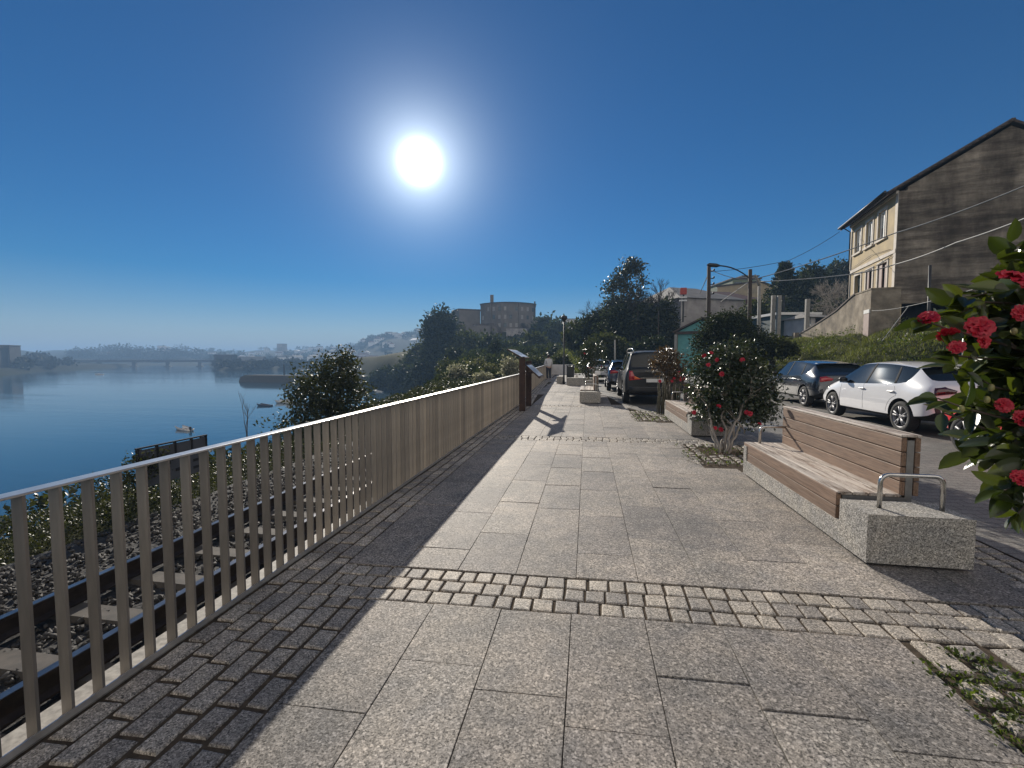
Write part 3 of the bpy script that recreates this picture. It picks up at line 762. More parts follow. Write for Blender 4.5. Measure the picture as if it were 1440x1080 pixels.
def car_shell(kind):
    if kind in CARS: return CARS[kind]
    ST = HATCH if kind == 'hatch' else SUVT
    ax = (.74, 3.28) if kind == 'hatch' else (.95, 3.80)
    wr = .315 if kind == 'hatch' else .36
    V = []; F = []; M = []
    for (y, zl, wm, zb, wb, zw, ww, zt) in ST:
        half = [(0, zl), (.75 * wm, zl), (.97 * wm, zl + .10), (wm, zl + (zb - zl) * .55), (wb, zb), (ww, zw), (ww * .6, zt - (zt - zw) * .15), (0, zt)]
        V += [(x, y, z) for x, z in half] + [(-x, y, z) for x, z in half[6:0:-1]]
    n = 14; ns = len(ST)
    for s in range(ns - 1):
        for j in range(n):
            k = min(j, 13 - j)         # 0..6 band: 4 = side glass, 5,6 = roof
            F.append((s * n + j, s * n + (j + 1) % n, (s + 1) * n + (j + 1) % n, (s + 1) * n + j))
            m = 0
            if k == 4 and 3 <= s <= 6: m = 1
            if k >= 5 and s == 2: m = 2
            if k >= 5 and s == 6: m = 2
            if k in (0, 1): m = 3
            M.append(m)
    for s in (0, ns - 1):
        b = s * n
        for i in range(7):
            a, c = b + i, b + i + 1; d, e = b + (n - i - 1) % n, b + (n - i) % n
            f = (a, c, e) if i == 0 else None
            if i == 0: f = (b, b + 1, b + n - 1)
            elif i == 6: f = (b + 6, b + 7, b + 8)
            else: f = (b + i, b + i + 1, b + n - i - 1, b + n - i)
            F.append(f if s == 0 else tuple(reversed(f))); M.append(0)
    me = bpy.data.meshes.new('shell'); me.from_pydata(V, [], F)
    bm = bmesh.new(); bm.from_mesh(me); bmesh.ops.recalc_face_normals(bm, faces=bm.faces)
    cr = bm.edges.layers.float.new('crease_edge'); bm.faces.ensure_lookup_table()
    for f, m in zip(bm.faces, M): f.material_index = m; f.smooth = True
    for e in bm.edges:
        ms = {f.material_index for f in e.link_faces}
        if len(ms) > 1: e[cr] = .75
    bm.to_mesh(me); bm.free()
    for q in range(4): me.materials.append(None)
    ob = bpy.data.objects.new('shell', me); link(ob)
    sb = ob.modifiers.new('s', 'SUBSURF'); sb.levels = 3; sb.render_levels = 3
    dg = bpy.context.evaluated_depsgraph_get()
    m0 = bpy.data.meshes.new_from_object(ob.evaluated_get(dg))
    bvh = BVHTree.FromPolygons([v.co for v in m0.vertices], [list(p.vertices) for p in m0.polygons])
    cut = MB()
    for y in ax:
        for sx in (-1, 1):
            x0, x1 = sx * .60, sx * 1.1
            r = wr + .055
            pts = [(r * math.cos(2 * math.pi * i / 40), r * math.sin(2 * math.pi * i / 40)) for i in range(40)]
            cut.prism([(x0, y + a, wr + .01 + b) for a, b in pts], (x1 - x0, 0, 0))
    co = cut.build('cutter', 'arch_black')
    bmc = bmesh.new(); bmc.from_mesh(co.data); bmesh.ops.recalc_face_normals(bmc, faces=bmc.faces)
    for f in bmc.faces: f.material_index = 3
    bmc.to_mesh(co.data); bmc.free()
    for q in range(3): co.data.materials.append(None)
    bo = ob.modifiers.new('b', 'BOOLEAN'); bo.object = co; bo.operation = 'DIFFERENCE'; bo.solver = 'EXACT'
    dg = bpy.context.evaluated_depsgraph_get(); dg.update()
    m1 = bpy.data.meshes.new_from_object(ob.evaluated_get(dg))
    parts = {}
    for idx in range(4):
        bm = bmesh.new(); bm.from_mesh(m1)
        bmesh.ops.delete(bm, geom=[f for f in bm.faces if f.material_index != idx], context='FACES')
        if idx == 1:
            for side in (-1, 1):
                b2 = bm.copy(); bmesh.ops.delete(b2, geom=[f for f in b2.faces if f.calc_center_median().x * side < 0], context='FACES')
                q = bpy.data.meshes.new('window'); b2.to_mesh(q); b2.free(); parts[(1, side)] = q
        elif idx == 2:
            mid = ST[4][0]
            for side, nm in ((-1, 'rear_window'), (1, 'windscreen')):
                b2 = bm.copy(); bmesh.ops.delete(b2, geom=[f for f in b2.faces if (f.calc_center_median().y - mid) * side < 0], context='FACES')
                q = bpy.data.meshes.new(nm); b2.to_mesh(q); b2.free(); parts[(2, side)] = q
        else:
            q = bpy.data.meshes.new('body'); bm.to_mesh(q); parts[idx] = q
        bm.free()
    for q in parts.values():
        q.materials.clear()
        for p in q.polygons: p.material_index = 0; p.use_smooth = True
    bpy.data.objects.remove(ob); bpy.data.objects.remove(co)
    CARS[kind] = (parts, bvh, ax, wr, ST); return CARS[kind]
def car(name, label, loc, paint, kind='hatch', spokes=5, tail='lamp_red', rz=0, glass='car_glass', simple=False, group='cars parked along the street'):
    parts, bvh, ax, wr, ST = car_shell(kind)
    t = thing(name, label, 'car', loc, rz, group)
    def put(nm, me, mat):
        me = me.copy(); me.materials.append(MATS[mat]); o = bpy.data.objects.new(nm, me); link(o); o.parent = t; return o
    body = put('body', parts[0], paint); put('underbody', parts[3], 'arch_black')
    put('window', parts[(1, -1)], glass); put('window', parts[(1, 1)], glass)
    put('rear_window', parts[(2, -1)], 'car_glass'); put('windscreen', parts[(2, 1)], 'car_glass')
    def cast(o, d):
        h = bvh.ray_cast(Vector(o), Vector(d).normalized()); return h[0]
    def patch(nm, poly, d, mat, off=.006, thick=.012, parent=t):
        """poly: points on a plane seen along d; lay them on the body"""
        d = Vector(d).normalized(); bm = bmesh.new()
        vs = [bm.verts.new(p) for p in poly]; bm.faces.new(vs)
        bmesh.ops.subdivide_edges(bm, edges=bm.edges[:], cuts=5, use_grid_fill=True); bmesh.ops.triangulate(bm, faces=bm.faces[:])
        for v in bm.verts:
            h = cast(v.co - d * 3, d)
            if h: v.co = h - d * off
        me = bpy.data.meshes.new(nm); bm.to_mesh(me); bm.free(); me.materials.append(MATS[mat])
        for p in me.polygons: p.use_smooth = True
        o = bpy.data.objects.new(nm, me); link(o); o.parent = parent
        so = o.modifiers.new('solid', 'SOLIDIFY'); so.thickness = thick; so.offset = 0
        return o
    def sidex(y, z, s):
        h = cast((s * 3, y, z), (-s, 0, 0)); return h.x if h else s * .85
    for y in ax:
        for s in (-1, 1):
            xo = s * (abs(sidex(2.0, .55, s)) - .015)
            tw = MB(); w = .20
            prof = [(wr * .66, -.02), (wr * .72, .0), (wr * .92, .0), (wr * .99, -.02), (wr, -.05), (wr, -w + .05), (wr * .97, -w + .01), (wr * .9, -w)]
            tw.lathe([(r, s * h) for r, h in prof], 32, 'x')
            wo = tw.build('wheel', 'tyre', t, True); wo.location = (xo, y, wr)
            rm = MB(); rm.lathe([(wr * .71, s * -.004), (wr * .68, s * -.004), (wr * .64, s * -.03), (wr * .63, s * -.16)], 32, 'x')
            for k in range(spokes):
                for dq in (-.17, .17):
                    a = 2 * math.pi * k / spokes + .3 + (-dq * .55); b = 2 * math.pi * k / spokes + .3 + dq
                    rm.tube([(s * -.022, .05 * math.cos(a), .05 * math.sin(a)), (s * -.012, wr * .38 * math.cos(b), wr * .38 * math.sin(b)), (s * -.012, wr * .66 * math.cos(b), wr * .66 * math.sin(b))], [.022, .016, .020], 6)
            rm.lathe([(.001, s * -.012), (.03, s * -.012), (.06, s * -.02), (.075, s * -.05)], 18, 'x')
            rm.build('rim', 'alloy', wo, True)
            dk = MB(); dk.lathe([(.001, s * -.07), (wr * .63, s * -.07)], 24, 'x'); dk.build('brake_disc', 'alloy_dark', wo, True)
    zb = ST[5][3]
    hz = zb - .11
    if not simple:
        hat = kind == 'hatch'
        ys_ = (1.02, 2.02) if hat else (1.45, 2.45)
        for s in (-1, 1):
            for y in ys_:
                x = sidex(y, hz, s); MB().box(min(x, x + s * .035), max(x, x + s * .035), y - .09, y + .09, hz - .012, hz + .012).build('door_handle', paint if paint != 'white_paint' else 'silver_paint', t, True, .006)
            # shut lines and pillars
            lines = [[(y2, z) for z in np.linspace(.36, zb, 12)] for y2 in ((1.98, 2.92) if hat else (2.3, 3.35))]
            wa = ax[0]; rr = wr + .13
            lines.append([(wa + rr * math.cos(q), wr + rr * math.sin(q)) for q in np.linspace(.15, 1.25, 10)] + [((.95 if hat else 1.3), zb)])
            for ln in lines:
                MB().tube([(sidex(y, z, s) - s * .0005, y, z) for y, z in ln], .0035, 4, cap=False).build('door_gap', 'trim_black', t, True)
            p = MB()
            for y2 in ((1.93, 1.18) if hat else (2.25, 1.25)):
                z0, z1 = zb + .02, ST[5][5] - .02
                q = [(y2 - .03, z0), (y2 + .03, z0), (y2 + .02, z1), (y2 - .04, z1)]
                if y2 < 1.5 and hat: q = [(y2 - .25, z0 + .05), (y2 - .19, z0 + .04), (y2 - .03, z1), (y2 - .07, z1)]
                patch('pillar', [(s * .9, a, b) for a, b in (q if s > 0 else q[::-1])], (-s, 0, 0), 'pillar_black', .003, .004)
            # chrome/black line along the window base and mirror
            ym = 2.72 if hat else 3.1
            x = sidex(ym, zb + .02, s); mr = MB(); mr.sphere((x + s * .10, ym, zb + .06), (.10, .065, .065), 12, 8); mr.tube([(x - s * .02, ym, zb + .0), (x + s * .05, ym, zb + .03)], .02, 6)
            mr.build('mirror', 'trim_black', t, True)
        if hat:
            for s in (-1, 1):
                patch('tail_light', [(s * x, -.2, z) for x, z in (((.86, .80), (.86, .94), (.70, .965), (.50, .90), (.52, .85)) if s < 0 else ((.52, .85), (.50, .90), (.70, .965), (.86, .94), (.86, .80)))], (-s * .55, 1, 0), tail, .018, .03)
                patch('bumper_vent', [(s * x, -.2, z) for x, z in ((.80, .42), (.84, .56), (.76, .60), (.72, .46))], (-s * .5, 1, 0), 'trim_black', .004, .008)
            patch('bumper_trim', [(-.60, -.2, .36), (.60, -.2, .36), (.52, -.2, .47), (-.52, -.2, .47)], (0, 1, 0), 'trim_black', .004, .01)
            h = cast((0, -3, .66), (0, 1, 0)); MB().box(-.26, .26, h.y - .016, h.y + .01, .60, .71).build('number_plate', 'plate_white', t, True, .004)
            h = cast((0, -3, .84), (0, 1, 0)); bo = MB().lathe([(.001, -.01), (.045, -.01), (.05, 0), (.05, .03)], 20, 'z').build('badge', 'silver_paint', t, True); bo.rotation_euler = (R(90), 0, 0); bo.location = (0, h.y + .004, .84)
            an = MB(); an.box(-.62, .62, .44, .60, 1.335, 1.355); an.build('roof_spoiler', paint if paint != 'white_paint' else 'black_paint', t, True, .012)
            for s in (-1, 1):
                patch('headlight', [(s * .80, 4.2, .66), (s * .55, 4.2, .66), (s * .5, 4.2, .72), (s * .78, 4.2, .76)], (0, -1, 0), 'stainless', .004, .01)
        else:
            for s in (-1, 1):
                q = [(.90, .84), (.90, 1.10), (.80, 1.10), (.72, .94), (.72, .84)]
                patch('tail_light', [(s * x, -.2, z) for x, z in (q if s < 0 else q[::-1])], (-s * .5, 1, 0), 'lamp_red', .012, .025)
                q = [(.76, .84), (.76, 1.0), (.44, .855)]
                patch('turn_light', [(s * x, -.2, z) for x, z in (q if s < 0 else q[::-1])], (0, 1, 0), 'lamp_orange', .012, .012)
                q = [(.78, .80), (.78, .852), (.36, .852)]
                patch('reverse_light', [(s * x, -.2, z) for x, z in (q if s < 0 else q[::-1])], (0, 1, 0), 'lamp_red', .013, .012)
                rr_ = MB(); x = .62 * s
                rr_.tube([(x, .55, 1.70), (x, .62, 1.80), (x, .9, 1.825), (x, 2.4, 1.835), (x, 2.75, 1.80), (x, 2.85, 1.72)], .02, 8); rr_.build('roof_rail', 'stainless', t, True)
            h = cast((0, -3, .80), (0, 1, 0)); MB().box(-.26, .26, h.y - .018, h.y + .01, .745, .855).build('number_plate', 'plate_white', t, True, .004)
            MB().box(-.45, .45, h.y - .02, h.y + .01, .865, .885).build('chrome_strip', 'stainless', t, True, .004)
            MB().box(-.3, .3, -.012, .06, 1.085, 1.105).build('boot_handle', 'stainless', t, True, .004)
            patch('bumper_trim', [(-.80, -.2, .40), (.80, -.2, .40), (.78, -.2, .60), (-.78, -.2, .60)], (0, 1, 0), 'trim_black', .004, .012)
    return t
car('parked_car', 'white five door hatchback parked behind the nearest bench', (7.18, 9.46, 0), 'white_paint', 'hatch', 5, 'lamp_dark')
car('parked_car', 'dark grey hatchback with red tail lights parked ahead of the white car', (7.52, 14.35, 0), 'dark_paint', 'hatch', 5, 'lamp_red')
car('parked_car', 'red car mostly hidden behind the flowering branches at the right edge', (6.72, 4.70, 0), 'red_paint', 'hatch', 5)
car('parked_van', 'black people carrier with roof rails parked beside the farthest bench', (2.10, 14.40, 0), 'black_paint', 'suv', 5)
car('parked_car', 'blue car parked in front of the black people carrier', (1.75, 20.2, 0), 'blue_paint', 'hatch', 5)
car('parked_car', 'black car parked farther up the street, seen between the two camellias', (7.6, 24.2, 0), 'black_paint', 'hatch', 5)
car('parked_car', 'silver car far down the promenade behind the small camellia', (.75, 28.0, 0), 'silver_paint', 'hatch', 5)

# ------------------------------------------------------------------ camellias
def flower_mesh(name, pet_rows=((5, .35, 1.35), (7, .6, .95), (8, .85, .55), (8, 1.0, .18))):
    V = []; F = []
    for n, rad, tilt in pet_rows:
        for k in range(n):
            a = 2 * math.pi * (k + .37 * rad * 7) / n + random.uniform(-.15, .15); tl = tilt + random.uniform(-.15, .15)
            u = np.array([math.cos(a) * math.cos(tl), math.sin(a) * math.cos(tl), math.sin(tl)]); sd = np.array([-math.sin(a), math.cos(a), 0]); nn = np.cross(u, sd)
            ln = .5 * (.75 + .25 * rad); w = .34 * (.6 + .5 * rad); b = len(V); c0 = np.array([0, 0, .05])
            for i, t in enumerate((.1, .45, .8, 1.0)):
                ww = w * (.35, .9, 1.0, .55)[i]; cup = -.12 * t * t + (.05 if i == 3 else 0) + random.uniform(-.02, .02)
                for q in (-1, 0, 1):
                    V.append(tuple(c0 + u * ln * t * rad + sd * ww * .5 * q + nn * (cup - .10 * abs(q) * t) + rng.normal(size=3) * .012))
            for i in range(3):
                for q in range(2): F.append((b + i * 3 + q, b + i * 3 + q + 1, b + i * 3 + q + 4, b + i * 3 + q + 3))
    me = bpy.data.meshes.new(name); me.from_pydata(V, [], F)
    for p in me.polygons: p.use_smooth = True
    me.materials.append(MATS['petal_red']); return me
FLOW = [flower_mesh('flower') for _ in range(3)]
def add_flower(parent, p, size, facing):
    o = bpy.data.objects.new('flower', random.choice(FLOW)); link(o); o.parent = parent
    o.location = Vector(p) - world_loc(parent); o.rotation_euler = Vector(facing).to_track_quat('Z', 'Y').to_euler(); o.scale = (size,) * 3
    return o
def camellia(label, base, blobs, nleaf, leaf, flowers, stems=5, stem_r=.035, lm='leaf_camellia_far', rows=1, fsize=.075, bark='bark_pale', name='camellia_tree', sig=.05, per=9):
    base = Vector(base); t = thing(name, label, 'camellia', base, 0, 'camellias planted along the promenade')
    mb = MB()
    for k in range(stems):
        a = 2 * math.pi * k / stems; b = blobs[k % len(blobs)]
        p0 = base + Vector((math.cos(a) * .07, math.sin(a) * .07, -.05))
        e = Vector(b[:3]) + Vector((math.cos(a) * b[3] * .5, math.sin(a) * b[4] * .5, b[5] * .2))
        m1 = limb(mb, p0, p0.lerp(e, .6), stem_r, stem_r * .6, .07)[-1]
        for q in range(4):
            e2 = Vector(b[:3]) + Vector(rng.normal(size=3)) * .45 * b[3]; limb(mb, m1, e2, stem_r * .5, stem_r * .12, .08, 4, 5)
    mb.build('trunk', bark, t)
    pos, ax, nr, s3, _ = blob_leaves(blobs, nleaf // per, per, sig, leaf, .5, .5, .45)
    scatter('foliage', LEAF[rows], pos, ax, nr, s3, lm, t, rows > 1)
    for fx in flowers:
        x, y, D = fx[:3]; p = at(x, y, D); c = Vector((0, 0, CAMH))
        d = (c - p).normalized() + Vector(rng.normal(size=3)) * .45
        add_flower(t, p, fsize * random.uniform(.8, 1.15) * (fx[3] if len(fx) > 3 else 1), d)
    return t
C1 = at(1026, 540, 7.75)
camellia('round camellia with red flowers and pale stems growing between the two wooden benches', (2.17, 7.50, 0),
         [(C1.x, C1.y, 1.10, .62, .6, .60), (C1.x - .20, C1.y, 1.38, .42, .45, .36), (C1.x + .05, C1.y, 1.50, .40, .38, .34), (C1.x - .3, C1.y - .12, .62, .36, .4, .26), (C1.x + .35, C1.y - .05, .62, .38, .4, .26), (C1.x - .40, C1.y, 1.0, .3, .4, .45),
          (C1.x + .32, C1.y + .05, 1.15, .46, .5, .48), (C1.x + .02, C1.y - .30, .68, .46, .3, .26), (C1.x + .5, C1.y, .80, .26, .4, .4)],
         10500, .068, [(1000, 496, 7.05), (1008, 506, 7.0), (990, 500, 7.1), (996, 513, 7.1), (1015, 526, 6.95), (1011, 571, 6.95), (976, 580, 7.1), (1006, 602, 7.1), (1014, 604, 7.1), (1044, 506, 7.2), (1055, 582, 7.0), (1050, 580, 7.05), (1068, 596, 7.3)], 8, .024, rows=1, sig=.07)
C2 = at(941, 520, 11.9)
camellia('small bronze leaved camellia behind the second bench beside the black people carrier', (C2.x, C2.y, 0),
         [(C2.x, C2.y, 1.30, .45, .45, .42), (C2.x - .1, C2.y, 1.5, .3, .3, .25), (C2.x + .15, C2.y, 1.15, .35, .35, .3)], 2200, .07,
         [(928, 536, 11.4), (948, 532, 11.4), (957, 535, 11.4), (962, 533, 11.5), (945, 536, 11.4)], 4, .03, 'leaf_bronze', fsize=.08)
# stalks under it
sk = MB()
for k in range(60):
    a = random.random() * 6.28; r = .32 * math.sqrt(random.random()); p = Vector((C2.x + r * math.cos(a), C2.y + r * math.sin(a), 0))
    sk.tube([p, p + Vector((random.gauss(0, .05), random.gauss(0, .05), random.uniform(.6, 1.05)))], .009, 4)
so = sk.build('stalks', 'stalk', None); tag(so, 'screen of brown upright stalks around the foot of the bronze camellia', 'plant stalks')
C3 = at(832, 508, 18.6)
camellia('dark camellia with pale shining leaves behind the farthest bench', (C3.x, C3.y, 0),
         [(C3.x, C3.y, 1.45, .62, .6, .75), (C3.x + .1, C3.y, 1.9, .45, .45, .4), (C3.x - .25, C3.y, 1.3, .4, .4, .5)], 3200, .085,
         [(822, 497, 17.9), (846, 515, 17.9)], 5, .03, rows=1, sig=.07)
# the near camellia leaning into the picture on the right
NC = Vector((2.42, 1.40, 0))
def B_(x, y, D, r, rz=None): p = at(x, y, D); return (p.x, p.y, p.z, r, r, rz or r)
near_blobs = [B_(1450, 530, 1.22, .085), B_(1440, 640, 1.2, .06), B_(1405, 470, 1.22, .05), B_(1425, 515, 1.22, .05), B_(1500, 470, 1.30, .20), B_(1440, 420, 1.24, .085), B_(1450, 480, 1.25, .11), B_(1390, 450, 1.28, .075), B_(1480, 600, 1.20, .16), B_(1462, 565, 1.24, .09, .07), B_(1535, 440, 1.35, .14), B_(1462, 388, 1.3, .06)]
sprays = [[(1500, 520, 1.25), (1400, 480, 1.2), (1330, 462, 1.18), (1304, 452, 1.17)], [(1480, 560, 1.22), (1400, 545, 1.2), (1345, 515, 1.18)], [(1500, 600, 1.2), (1420, 590, 1.18), (1360, 575, 1.17), (1318, 560, 1.16)],
          [(1500, 600, 1.2), (1400, 610, 1.2), (1350, 588, 1.19), (1325, 580, 1.18)], [(1500, 640, 1.2), (1440, 680, 1.18), (1412, 690, 1.17)], [(1500, 640, 1.2), (1450, 700, 1.15), (1432, 722, 1.14)], [(1500, 460, 1.3), (1400, 410, 1.28), (1352, 420, 1.27)], [(1520, 400, 1.3), (1450, 372, 1.3), (1425, 360, 1.3)], [(1500, 500, 1.2), (1395, 505, 1.2), (1340, 500, 1.19)], [(1500, 430, 1.3), (1385, 425, 1.25), (1350, 440, 1.25)]]
t = thing('camellia_tree', 'large camellia with glossy leaves and red double flowers leaning in at the right edge', 'camellia', NC, 0, 'camellias planted along the promenade')
mb = MB(); lp = []; la = []
for b in near_blobs: limb(mb, NC + Vector((0, 0, .5)), b[:3], .02, .004, .06, 5, 6)
limb(mb, NC - Vector((0, 0, .05)), NC + Vector((0, 0, .55)), .035, .024, .02)
for s_ in sprays:
    P = [at(*q) for q in s_]
    mb.tube(P, [.0045, .0035, .0028, .0018][:len(P)] if len(P) == 4 else [.0045, .003, .002], 6)
    for i in range(len(P) - 1):
        n_ = 2 if s_ in (sprays[2], sprays[3]) else 4
        for k in range(n_):
            u = (k + random.random() * .6) / n_; p = P[i].lerp(P[i + 1], u); d = (P[i + 1] - P[i]).normalized()
            lp.append(p); la.append(d * .6 + Vector(rng.normal(size=3)) * .75)
    for k in range(2 if s_ in (sprays[2], sprays[3]) else 3): lp.append(P[-1]); la.append((P[-1] - P[-2]).normalized() + Vector(rng.normal(size=3)) * .55)
mb.build('trunk', 'bark', t)
pos, ax_, nr_, s3, _ = blob_leaves(near_blobs, 260, 6, .035, .070, .5, .7, .3)
lp = np.array([tuple(v) for v in lp]); la = unit(np.array([tuple(v) for v in la]))
pos = np.concatenate([pos, lp]); ax_ = np.concatenate([ax_, la]); nr_ = np.concatenate([nr_, unit(rng.normal(size=(len(lp), 3)) * .5 + np.array([0, 0, 1]))])
sl_ = .072 * (.7 + .55 * rng.rand(len(lp))); s3 = np.concatenate([s3, np.stack([sl_, sl_ * .5, sl_], 1)])
scatter('foliage', LEAF[4], pos, ax_, nr_, s3, 'leaf_camellia', t, True)
for (x, y, D, k, f) in [(1424, 392, 1.08, 1.1, (.1, -.3, .5)), (1377, 460, 1.13, 1.0, (-.2, -.8, .3)), (1306, 447, 1.15, .75, (-.4, -.5, .6)), (1345, 488, 1.14, .62, (-.3, -.6, .4)), (1332, 470, 1.17, .8, (0, -.6, -.6)), (1383, 480, 1.15, .6, (.2, -.8, .1)), (1437, 440, 1.1, .7, (-.2, -.8, 0)), (1412, 570, 1.14, .62, (-.3, -.9, .2)), (1438, 588, 1.12, .7, (-.1, -.9, .2)), (1436, 672, 1.1, .7, (-.2, -.7, .4)), (1443, 395, 1.1, .6, (0, -1, .1))]:
    add_flower(t, at(x, y, D), .060 * k, f)
for (x, y) in ((1394, 545), (1388, 562), (1426, 466), (1352, 575)): MB().sphere(at(x, y, 1.15), (.007, .007, .010), 8, 6).build('bud', 'bud', t)

# ------------------------------------------------------------------ information lectern
t = thing('information_lectern', 'rust brown steel lectern with sloping information panels beside the railing', 'information board', (-1.83, 12.4, 0))
MB().box(-1.905, -1.735, 12.36, 12.46, 0, 1.50).build('post', 'corten', t, bevel=.004)
MB().box(-1.905, -1.735, 13.75, 13.85, 0, 1.42).build('post', 'corten', t, bevel=.004)
def panel(x0, z0, x1, z1, y0, y1, th=.035):
    d = Vector((x1 - x0, 0, z1 - z0)).normalized(); n = Vector((-d.z, 0, d.x)); n = n if n.z > 0 else -n
    m = MB(); m.prism([(x0, y0, z0), (x1, y0, z1), (x1 - n.x * th, y0, z1 - n.z * th), (x0 - n.x * th, y0, z0 - n.z * th)], (0, y1 - y0, 0)); o = m.build('panel_tray', 'corten', t)
    P = lambda s, y, k=.004: (x0 + (x1 - x0) * s + n.x * k, y, z0 + (z1 - z0) * s + n.z * k)
    q = MB(); e = .06
    q.prism([P(.10, y0 + e), P(.90, y0 + e), P(.90, y1 - e), P(.10, y1 - e)], tuple(-n * .0035)); f = q.build('panel_face', 'panel_white', t)
    q = MB()
    for k in range(5):
        a = y0 + e + .06 + k * (y1 - y0 - .2) / 5; q.prism([P(.25, a, .0065), P(.72 - .1 * (k % 2), a, .0065), P(.72 - .1 * (k % 2), a + .10, .0065), P(.25, a + .10, .0065)], tuple(-n * .002))
    q.build('printed_block', 'panel_print', t)
panel(-2.24, 1.77, -1.80, 1.52, 12.35, 13.85)
panel(-1.76, 1.34, -1.32, .95, 12.5, 13.75)
MB().box(-1.82, -1.76, 12.4, 12.46, 1.50, 1.55).box(-1.74, -1.60, 13.0, 13.05, 1.05, 1.12).build('bracket', 'corten', t)

# ------------------------------------------------------------------ street furniture on the promenade
t = thing('bollard_light', 'thin pale post with a white square head behind the farthest bench', 'post', (.36, 15.45, 0))
MB().box(.33, .39, 15.42, 15.48, 0, .93).build('post', 'pole_concrete', t, bevel=.006); MB().box(.27, .45, 15.38, 15.52, .93, 1.06).build('head', 'pvc_white', t, bevel=.01)
t = thing('litter_bin', 'dark metal litter bin beside the tall thin lamp post', 'litter bin', (-1.0, 26.8, 0))
MB().box(-1.22, -.78, 26.6, 27.0, .04, .98).build('bin_body', 'metal_dark', t, bevel=.02); MB().box(-1.25, -.75, 26.57, 27.03, 1.02, 1.07).build('bin_lid', 'metal_dark', t, bevel=.01)
MB().box(-1.2, -1.14, 26.65, 26.95, .981, 1.019).box(-.86, -.80, 26.65, 26.95, .981, 1.019).build('lid_bracket', 'metal_dark', t)
t = thing('lamp_post', 'tall thin dark lamp post on the far promenade', 'lamp post', (-1.33, 25.6, 0))
MB().tube([(-1.33, 25.6, 0), (-1.33, 25.6, .5), (-1.33, 25.6, 3.6)], [.07, .05, .04], 10).build('post', 'metal_dark', t)
MB().lathe([(.001, 3.95), (.16, 3.9), (.18, 3.75), (.06, 3.62), (.04, 3.55)], 14, 'z', (-1.33, 25.6, 0)).build('lamp_head', 'metal_dark', t)
for k, (x, y, w_, lb) in enumerate(((-1.55, 26.2, .22, 'small low granite block left of the litter bin'), (-.35, 24.6, .75, 'long granite seat block right of the litter bin'))):
    o = MB().box(x - w_, x + w_, y - .3, y + .3, 0, .42).build('granite_block', 'granite_block', None, bevel=.02); tag(o, lb, 'stone block')
o = MB().box(-3.35, -1.15, 40.9, 41.2, -.1, .88).build('end_wall', 'wall_white', None, bevel=.02); tag(o, 'low pale wall closing the far end of the promenade', 'wall')

# ------------------------------------------------------------------ person
def skin(name, J, E, mat, parent, lv=2):
    names = list(J); me = bpy.data.meshes.new(name); me.from_pydata([J[n][0] for n in names], [(names.index(a), names.index(b)) for a, b in E], [])
    o = bpy.data.objects.new(name, me); link(o); o.parent = parent; me.materials.append(MATS[mat])
    o.modifiers.new('skin', 'SKIN'); sv = me.skin_vertices[0].data
    for i, n in enumerate(names):
        r = J[n][1]; sv[i].radius = r if isinstance(r, tuple) else (r, r); sv[i].use_root = (i == 0)
    s = o.modifiers.new('sub', 'SUBSURF'); s.levels = lv; s.render_levels = lv
    for p in me.polygons: p.use_smooth = True
    return o
t = thing('person', 'person in a pale hooded top and dark trousers standing at the far railing', 'person', (-2.62, 30.4, 0), R(25))
J = {'pelvis': ((0, 0, .92), (.15, .11)), 'waist': ((0, 0, 1.08), (.14, .10)), 'chest': ((0, .02, 1.30), (.17, .12)), 'neck': ((0, .03, 1.46), .06), 'skull': ((0, .06, 1.56), (.075, .09)), 'crown': ((0, .05, 1.66), (.07, .085))}
E_ = [('pelvis', 'waist'), ('waist', 'chest'), ('chest', 'neck'), ('neck', 'skull'), ('skull', 'crown')]
for s, n in ((-1, 'l'), (1, 'r')):
    J.update({n + 'hip': ((s * .09, 0, .86), .09), n + 'knee': ((s * .10, .03, .48), .06), n + 'ankle': ((s * .10, -.02, .09), .042), n + 'toe': ((s * .12, .13, .035), .035),
              n + 'sh': ((s * .19, .02, 1.38), .065), n + 'el': ((s * .25, .06, 1.10), .045), n + 'wr': ((s * .20, .27, 1.02), .03), n + 'hand': ((s * .18, .35, 1.02), (.035, .018))})
    E_ += [('pelvis', n + 'hip'), (n + 'hip', n + 'knee'), (n + 'knee', n + 'ankle'), (n + 'ankle', n + 'toe'), ('chest', n + 'sh'), (n + 'sh', n + 'el'), (n + 'el', n + 'wr'), (n + 'wr', n + 'hand')]
    for q in range(5):
        a = (q - 2) * .018
        J[n + 'f%d' % q] = ((s * .18 + a, .40 + (.02 if q in (1, 2) else 0) - (.03 if q == 4 else 0), 1.005), .009); J[n + 'g%d' % q] = ((s * .18 + a * 1.2, .435 - (.03 if q == 4 else 0), .985), .008)
        E_ += [(n + 'hand', n + 'f%d' % q), (n + 'f%d' % q, n + 'g%d' % q)]
skin('body', J, E_, 'skin', t, 1)
JJ = {'a': ((0, 0, .84), (.185, .14)), 'b': ((0, 0, 1.08), (.18, .14)), 'c': ((0, .02, 1.30), (.20, .15)), 'd': ((0, .02, 1.42), (.09, .08)), 'hood': ((0, -.045, 1.47), (.085, .06))}
EE = [('a', 'b'), ('b', 'c'), ('c', 'd'), ('d', 'hood')]
for s, n in ((-1, 'l'), (1, 'r')):
    JJ.update({n + 's': ((s * .20, .02, 1.37), .085), n + 'e': ((s * .26, .06, 1.10), .065), n + 'w': ((s * .205, .25, 1.025), .045)}); EE += [('c', n + 's'), (n + 's', n + 'e'), (n + 'e', n + 'w')]
skin('hooded_top', JJ, EE, 'hoodie', t)
JJ = {'p': ((0, 0, .92), (.165, .125))}; EE = []
